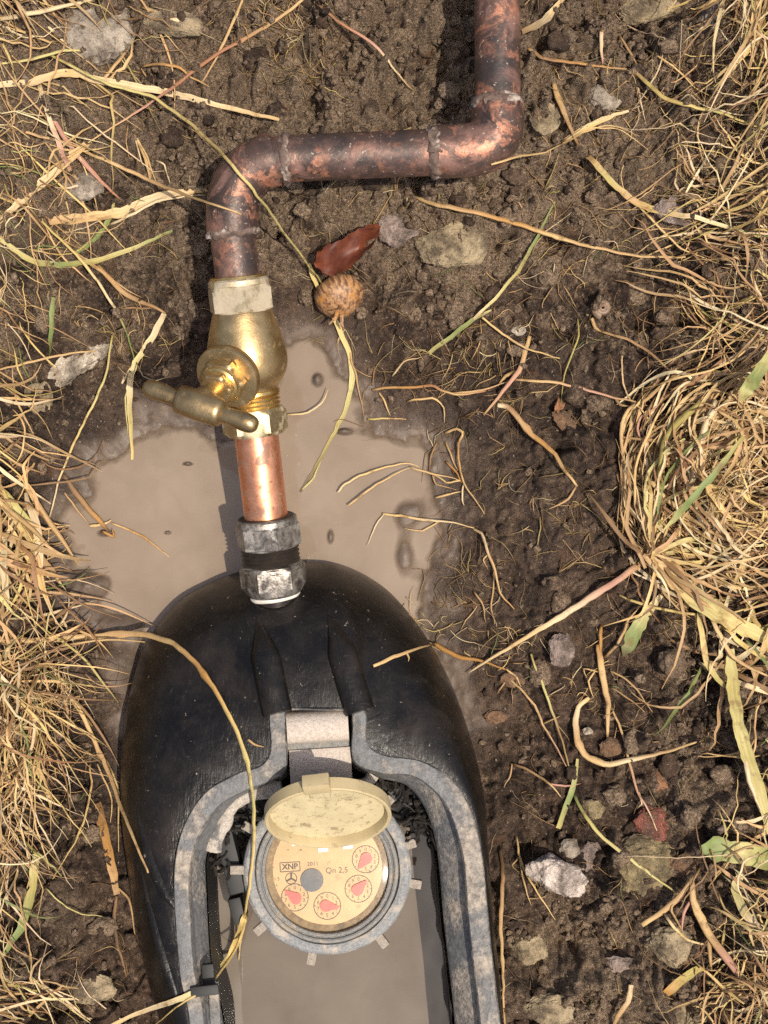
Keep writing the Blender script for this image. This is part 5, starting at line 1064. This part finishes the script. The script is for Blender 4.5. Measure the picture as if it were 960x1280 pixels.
field('dry_grass', [
    (90, [(-40, 430), (20, 450), (50, 560), (46, 700), (-40, 720)], -75, 45, (40, 120), (0, .9), (1.2, 5), .012, .008, .4, 1.6),
    (34, [(-40, 560), (40, 600), (52, 680), (-40, 760)], -70, 18, (60, 120), (0, .4), (6, 12), .014, .008, .1, 1.6),
    (80, [(-40, 690), (50, 700), (92, 800), (50, 880), (-40, 860)], -40, 50, (40, 130), (0, .8), (1.0, 4.5), .014, .010, .7, 1.3),
    (190, [(-40, 800), (70, 820), (64, 950), (30, 1040), (-40, 1060)], -85, 24, (40, 150), (0, .8), (.9, 3.6), .016, .010, .8),
    (150, [(-40, 780), (110, 830), (84, 960), (-40, 1000)], -80, 45, (20, 70), (0, 1.3), (.6, 1.8), .016, .006, .6),
    (46, [(-40, 1040), (36, 1040), (26, 1160), (-40, 1180)], -95, 30, (30, 110), (0, .6), (1.2, 4.0), .010, .008, 2.0),
    (60, [(-40, 1200), (110, 1216), (180, 1300), (-40, 1320)], 150, 24, (40, 130), (0, .5), (1.2, 3.8), .006, .006, 2.0)], 12, 'thick hanging mat of dry grass along the left edge', (-.19, -.05, .03))
field('dry_grass', [
    (150, [(862, -50), (1010, -50), (1010, 160), (940, 190), (880, 50)], -100, 30, (50, 180), (0, .6), (1.2, 5.0), .020, .012, .8),
    (46, [(770, 60), (1000, 100), (1000, 290), (780, 250)], 5, 50, (30, 110), (0, .7), (.7, 2.2), .003, .004, .8),
    (90, [(838, 280), (1010, 250), (1010, 420), (900, 420), (830, 370)], -25, 32, (50, 160), (.1, .5), (1.0, 4.2), .010, .008, 1.0),
    (70, [(850, 210), (1010, 200), (1010, 330), (860, 330)], 165, 40, (40, 140), (0, .6), (.9, 3.2), .008, .006, 1.0),
    (50, [(890, 380), (1010, 380), (1010, 470), (880, 450)], -150, 40, (50, 160), (0, .6), (1.4, 4.6), .016, .010, .7)], 13, 'ragged dry and green grass along the upper right edge', (.17, .18, .04))
# swirled tussock
r = random.Random(5); TA = Acc(); TC = (902, 600)
for k in range(520):
    ox_, oy_ = r.gauss(0, 34), r.gauss(0, 38); rad = r.choice((r.uniform(20, 60), r.uniform(50, 105), r.uniform(90, 190), r.uniform(160, 420))); n = 14
    am = r.gauss(190, 70) if rad > 80 else r.uniform(0, 360); Lp = r.uniform(70, 240); sweep_ = min(200, math.degrees(Lp / rad)); ecc = r.uniform(.75, 1.15); rot = r.uniform(-.5, .5)
    # the arc's middle lies near the nest, its centre of curvature inside
    mx, my = 0, 0
    if rad > 105: q = rad - r.uniform(20, 112); mx, my = -q * math.cos(math.radians(am)), q * math.sin(math.radians(am))
    hb = .002 + .024 * r.random(); pts = []; dr = r.gauss(0, 20); tl = r.uniform(-.004, .008)
    for i in range(n):
        u = i / (n - 1); a = math.radians(am + sweep_ * (u - .5)); rr = rad + dr * u + 3 * math.sin(u * 7 + k)
        dx, dy = rr * math.cos(a) + mx, -(rr * ecc * math.sin(a)) + my; x = TC[0] + ox_ + dx; y = TC[1] + oy_ + dy * 1.08; p = W(x, y, .025)
        d2 = ((x - TC[0]) / 130) ** 2 + ((y - TC[1]) / 165) ** 2
        pts.append(Vector((p.x, p.y, float(gz(p.x, p.y)) + .001 + hb * max(.08, 1 - .8 * d2) + tl * math.sin(math.pi * u) * max(.2, 1 - d2))))
    if any(to_px(p.x, p.y, p.z)[0] < 770 for p in pts): continue
    w = r.uniform(1.0, 4.6 if k % 11 else 12) / 2600
    if r.random() < .6: TA.ribbon(pts, w, pal(r, .35), r.gauss(0, 1.3), (.6, .3), r.uniform(.05, .3))
    else: TA.tube(pts, w * .42, pal(r, .3), 5, (.8, .4))
for k in range(34):
    x, y = 806 + r.gauss(0, 6), 700 + r.gauss(0, 8); pts = free_path(r, x, y, r.choice((20, 45, 70, 100, -25, -50)) + r.gauss(0, 14), r.uniform(50, 170), r.gauss(-.2, .5), r.uniform(.004, .014), r.uniform(.0, .012), 12)
    TA.ribbon(pts, r.uniform(1.5, 6) / 2600, pal(r, .9), r.gauss(0, .8), (.8, .2), .15)
for k in range(70):
    x, y = r.uniform(870, 1000), r.uniform(690, 850); pts = free_path(r, x, y, r.gauss(-30, 60), r.uniform(40, 150), r.gauss(0, .6), r.uniform(0, .012), r.uniform(0, .008), 12)
    TA.ribbon(pts, r.uniform(1.5, 6.5) / 2600, pal(r, 1.6), r.gauss(0, .8), (.6, .2), .15)
tag(TA.build('dry_grass', M_STRAW, None, W(880, 600, .02)), 'swirled straw tussock like a bird nest at the right edge', 'grass', None, 'stuff')
field('dry_grass', [
    (140, [(870, 1040), (1010, 1050), (1010, 1320), (860, 1320), (900, 1160)], -40, 60, (30, 130), (0, .9), (1.0, 4.5), .012, .008, 1.3),
    (50, [(930, 860), (1010, 850), (1010, 1060), (940, 1000)], -80, 40, (40, 120), (0, .6), (1.2, 4.5), .010, .008, 1.6),
    (60, [(840, 1200), (1000, 1180), (1000, 1300), (860, 1310)], 60, 60, (30, 110), (0, .9), (1.0, 3.6), .010, .006, .8, 1.4)], 14, 'dry grass litter in the lower right corner', (.18, -.2, .02))
# fine root hairs and straw litter over the soil
r = random.Random(21); FA = Acc()
ZONES = [(150, (480, 960, 380, 900)), (90, (330, 420, 20, 140)), (170, (660, 960, 0, 420)), (110, (380, 700, 240, 470)), (90, (560, 860, 420, 820)), (120, (590, 900, 820, 1280)), (110, (40, 330, 60, 470)), (80, (30, 200, 850, 1260)), (50, (430, 640, 430, 760)), (50, (460, 600, 700, 880))]
for n, (x0, x1, y0, y1) in ZONES:
    for k in range(n):
        x, y = r.uniform(x0, x1), r.uniform(y0, y1)
        if 150 < x < 615 and y > 690 and not (x > 500 and y < 760): 
            if poly_sd(np.array([x]), np.array([y]), BOX_BASE)[0] < 28: continue
        if poly_sd(np.array([x]), np.array([y]), PUDDLE)[0] < -6: continue
        base = r.uniform(0, 360)
        for j in range(r.choice((1, 1, 1, 2, 4))):
            pts = free_path(r, x, y, base + r.gauss(0, 40), r.uniform(8, 52), r.gauss(0, .8), 0, r.uniform(0, .0016), 9, .3, .3)
            if any(poly_sd(np.array([q[0]]), np.array([q[1]]), BOX_BASE)[0] < 8 for q in [to_px(p.x, p.y, p.z) for p in (pts[-1], pts[4])]): continue
            c = pal(r, .7, 1.8); f = r.uniform(.35, .95); FA.tube(pts, r.uniform(.09, .28) / 1000 * r.choice((.6, .8, 1.0, 1.3)), tuple(v * f for v in c), 4, (.9, .3))
for cx, cy, n, s in ((345, 55, 60, 28), (790, 180, 50, 40), (700, 330, 40, 40), (480, 225, 24, 40), (860, 390, 50, 40), (640, 800, 26, 24), (525, 790, 30, 26), (880, 220, 50, 50), (600, 420, 24, 40), (60, 330, 40, 40), (160, 420, 24, 26), (740, 860, 20, 24)):
    for k in range(n):
        pts = free_path(r, r.gauss(cx, s), r.gauss(cy, s * .8), r.uniform(0, 360), r.uniform(10, 50), r.gauss(0, 1.2), 0, r.uniform(0, .003), 9, .4, .3)
        c = pal(r, .6, 1.5); FA.tube(pts, r.uniform(.12, .28) / 1000, c, 4, (.9, .3))
tag(FA.build('root_hairs', M_STRAW, None, (0, 0, 0)), 'fine root hairs and straw litter strewn over the mud', 'roots', None, 'stuff')
# crumbs of soil
r = random.Random(3); bm = bmesh.new(); bmesh.ops.create_icosphere(bm, subdivisions=1, radius=1.0); bm.verts.index_update(); IV = np.array([v.co[:] for v in bm.verts]); IF = np.array([[v.index for v in f.verts] for f in bm.faces]); bm.free()
N = 17000; px = rng.uniform(-60, 1020, N * 3); py = rng.uniform(-60, 1340, N * 3)
X = (px - 480) / PXM * .985; Y = (640 - py) / PXM * .985
_, wet_, dry_, _, _ = height_fields(X, Y); sdb = poly_sd(px, py, BOX_BASE); sdp = poly_sd(px, py, PUDDLE)
clump = sstep(-.1, .35, fbm(X * 30, Y * 30, 3, 101)); keep = (rng.random(N * 3) < (.06 + .94 * clump) * (.12 + dry_ * 1.7)) & (sdb > 14) & (sdp > 22)
X, Y = X[keep][:N], Y[keep][:N]; n = len(X); rad = .0005 + .0019 * rng.random(n) ** 3.0; big = rng.random(n) < .012; rad[big] *= 2.0
Z = gz(X, Y) + rad * .35
sc = rad[:, None] * rng.uniform(.65, 1.25, (n, 3)); V = IV[None] * (1 + .30 * rng.standard_normal((n, len(IV), 1))) * sc[:, None, :] + np.stack([X, Y, Z], -1)[:, None, :]
F = (IF[None] + (np.arange(n) * len(IV))[:, None, None]).reshape(-1, 3)
bm = bmesh.new(); bmesh.ops.create_icosphere(bm, subdivisions=3, radius=1.0); bm.verts.index_update(); CV = [v.co.copy() for v in bm.verts]; CF = np.array([[v.index for v in f.verts] for f in bm.faces]); bm.free()
cl_v, cl_f, cl_t, cl_d, nb_ = [], [], [], [], n * len(IV); rr_ = random.Random(9); made = 0
while made < 330:
    cx, cy = rr_.choice(((rr_.uniform(560, 960), rr_.uniform(-20, 420)), (rr_.uniform(560, 960), rr_.uniform(380, 1300)), (rr_.uniform(200, 600), rr_.uniform(-20, 420)), (rr_.uniform(-20, 190), rr_.uniform(60, 1300))))
    q = np.array([cx]), np.array([cy])
    if poly_sd(*q, BOX_BASE)[0] < 24 or poly_sd(*q, PUDDLE)[0] < 45: continue
    g_ = on_ground(cx, cy); R0 = .0016 + .0042 * rr_.random() ** 2.4; off = Vector((made * 1.7, made * .6, 3)); sx, sy, sz = [rr_.uniform(.75, 1.25) for _ in range(3)]
    for v in CV:
        k_ = R0 * (1 + .34 * mnoise.noise(v * 1.5 + off) + .22 * mnoise.noise(v * 3.4 + off) + .14 * mnoise.noise(v * 8 + off)); cl_v.append((g_.x + v.x * k_ * sx, g_.y + v.y * k_ * sy, g_.z + v.z * k_ * sz * .75 + R0 * .12))
    cl_f.append(CF + nb_ + made * len(CV)); cl_t += [rr_.uniform(.0, .34)] * len(CV); cl_d += [rr_.uniform(.0, .55)] * len(CV); made += 1
VA = np.concatenate([V.reshape(-1, 3), np.array(cl_v)]); F = np.concatenate([F] + cl_f); V = VA
me = bpy.data.meshes.new('soil_crumbs'); me.vertices.add(len(V)); me.vertices.foreach_set('co', V.astype(np.float32).ravel()); me.loops.add(F.size); me.loops.foreach_set('vertex_index', F.astype(np.int32).ravel())
me.polygons.add(len(F)); me.polygons.foreach_set('loop_start', (np.arange(len(F)) * 3).astype(np.int32)); me.update(calc_edges=True)
a = me.attributes.new('tone', 'FLOAT', 'POINT'); a.data.foreach_set('value', np.concatenate([np.repeat(rng.uniform(.0, .30, n), len(IV)), cl_t]).astype(np.float32))
a = me.attributes.new('dry', 'FLOAT', 'POINT'); a.data.foreach_set('value', np.concatenate([np.repeat(rng.uniform(.05, .62, n), len(IV)), cl_d]).astype(np.float32))
me.polygons.foreach_set('use_smooth', np.ones(len(F), bool)); me.materials.append(M_SOIL); o = bpy.data.objects.new('soil_crumbs', me); COL.objects.link(o); tag(o, 'loose crumbs of soil scattered over the ground', 'soil', None, 'stuff')
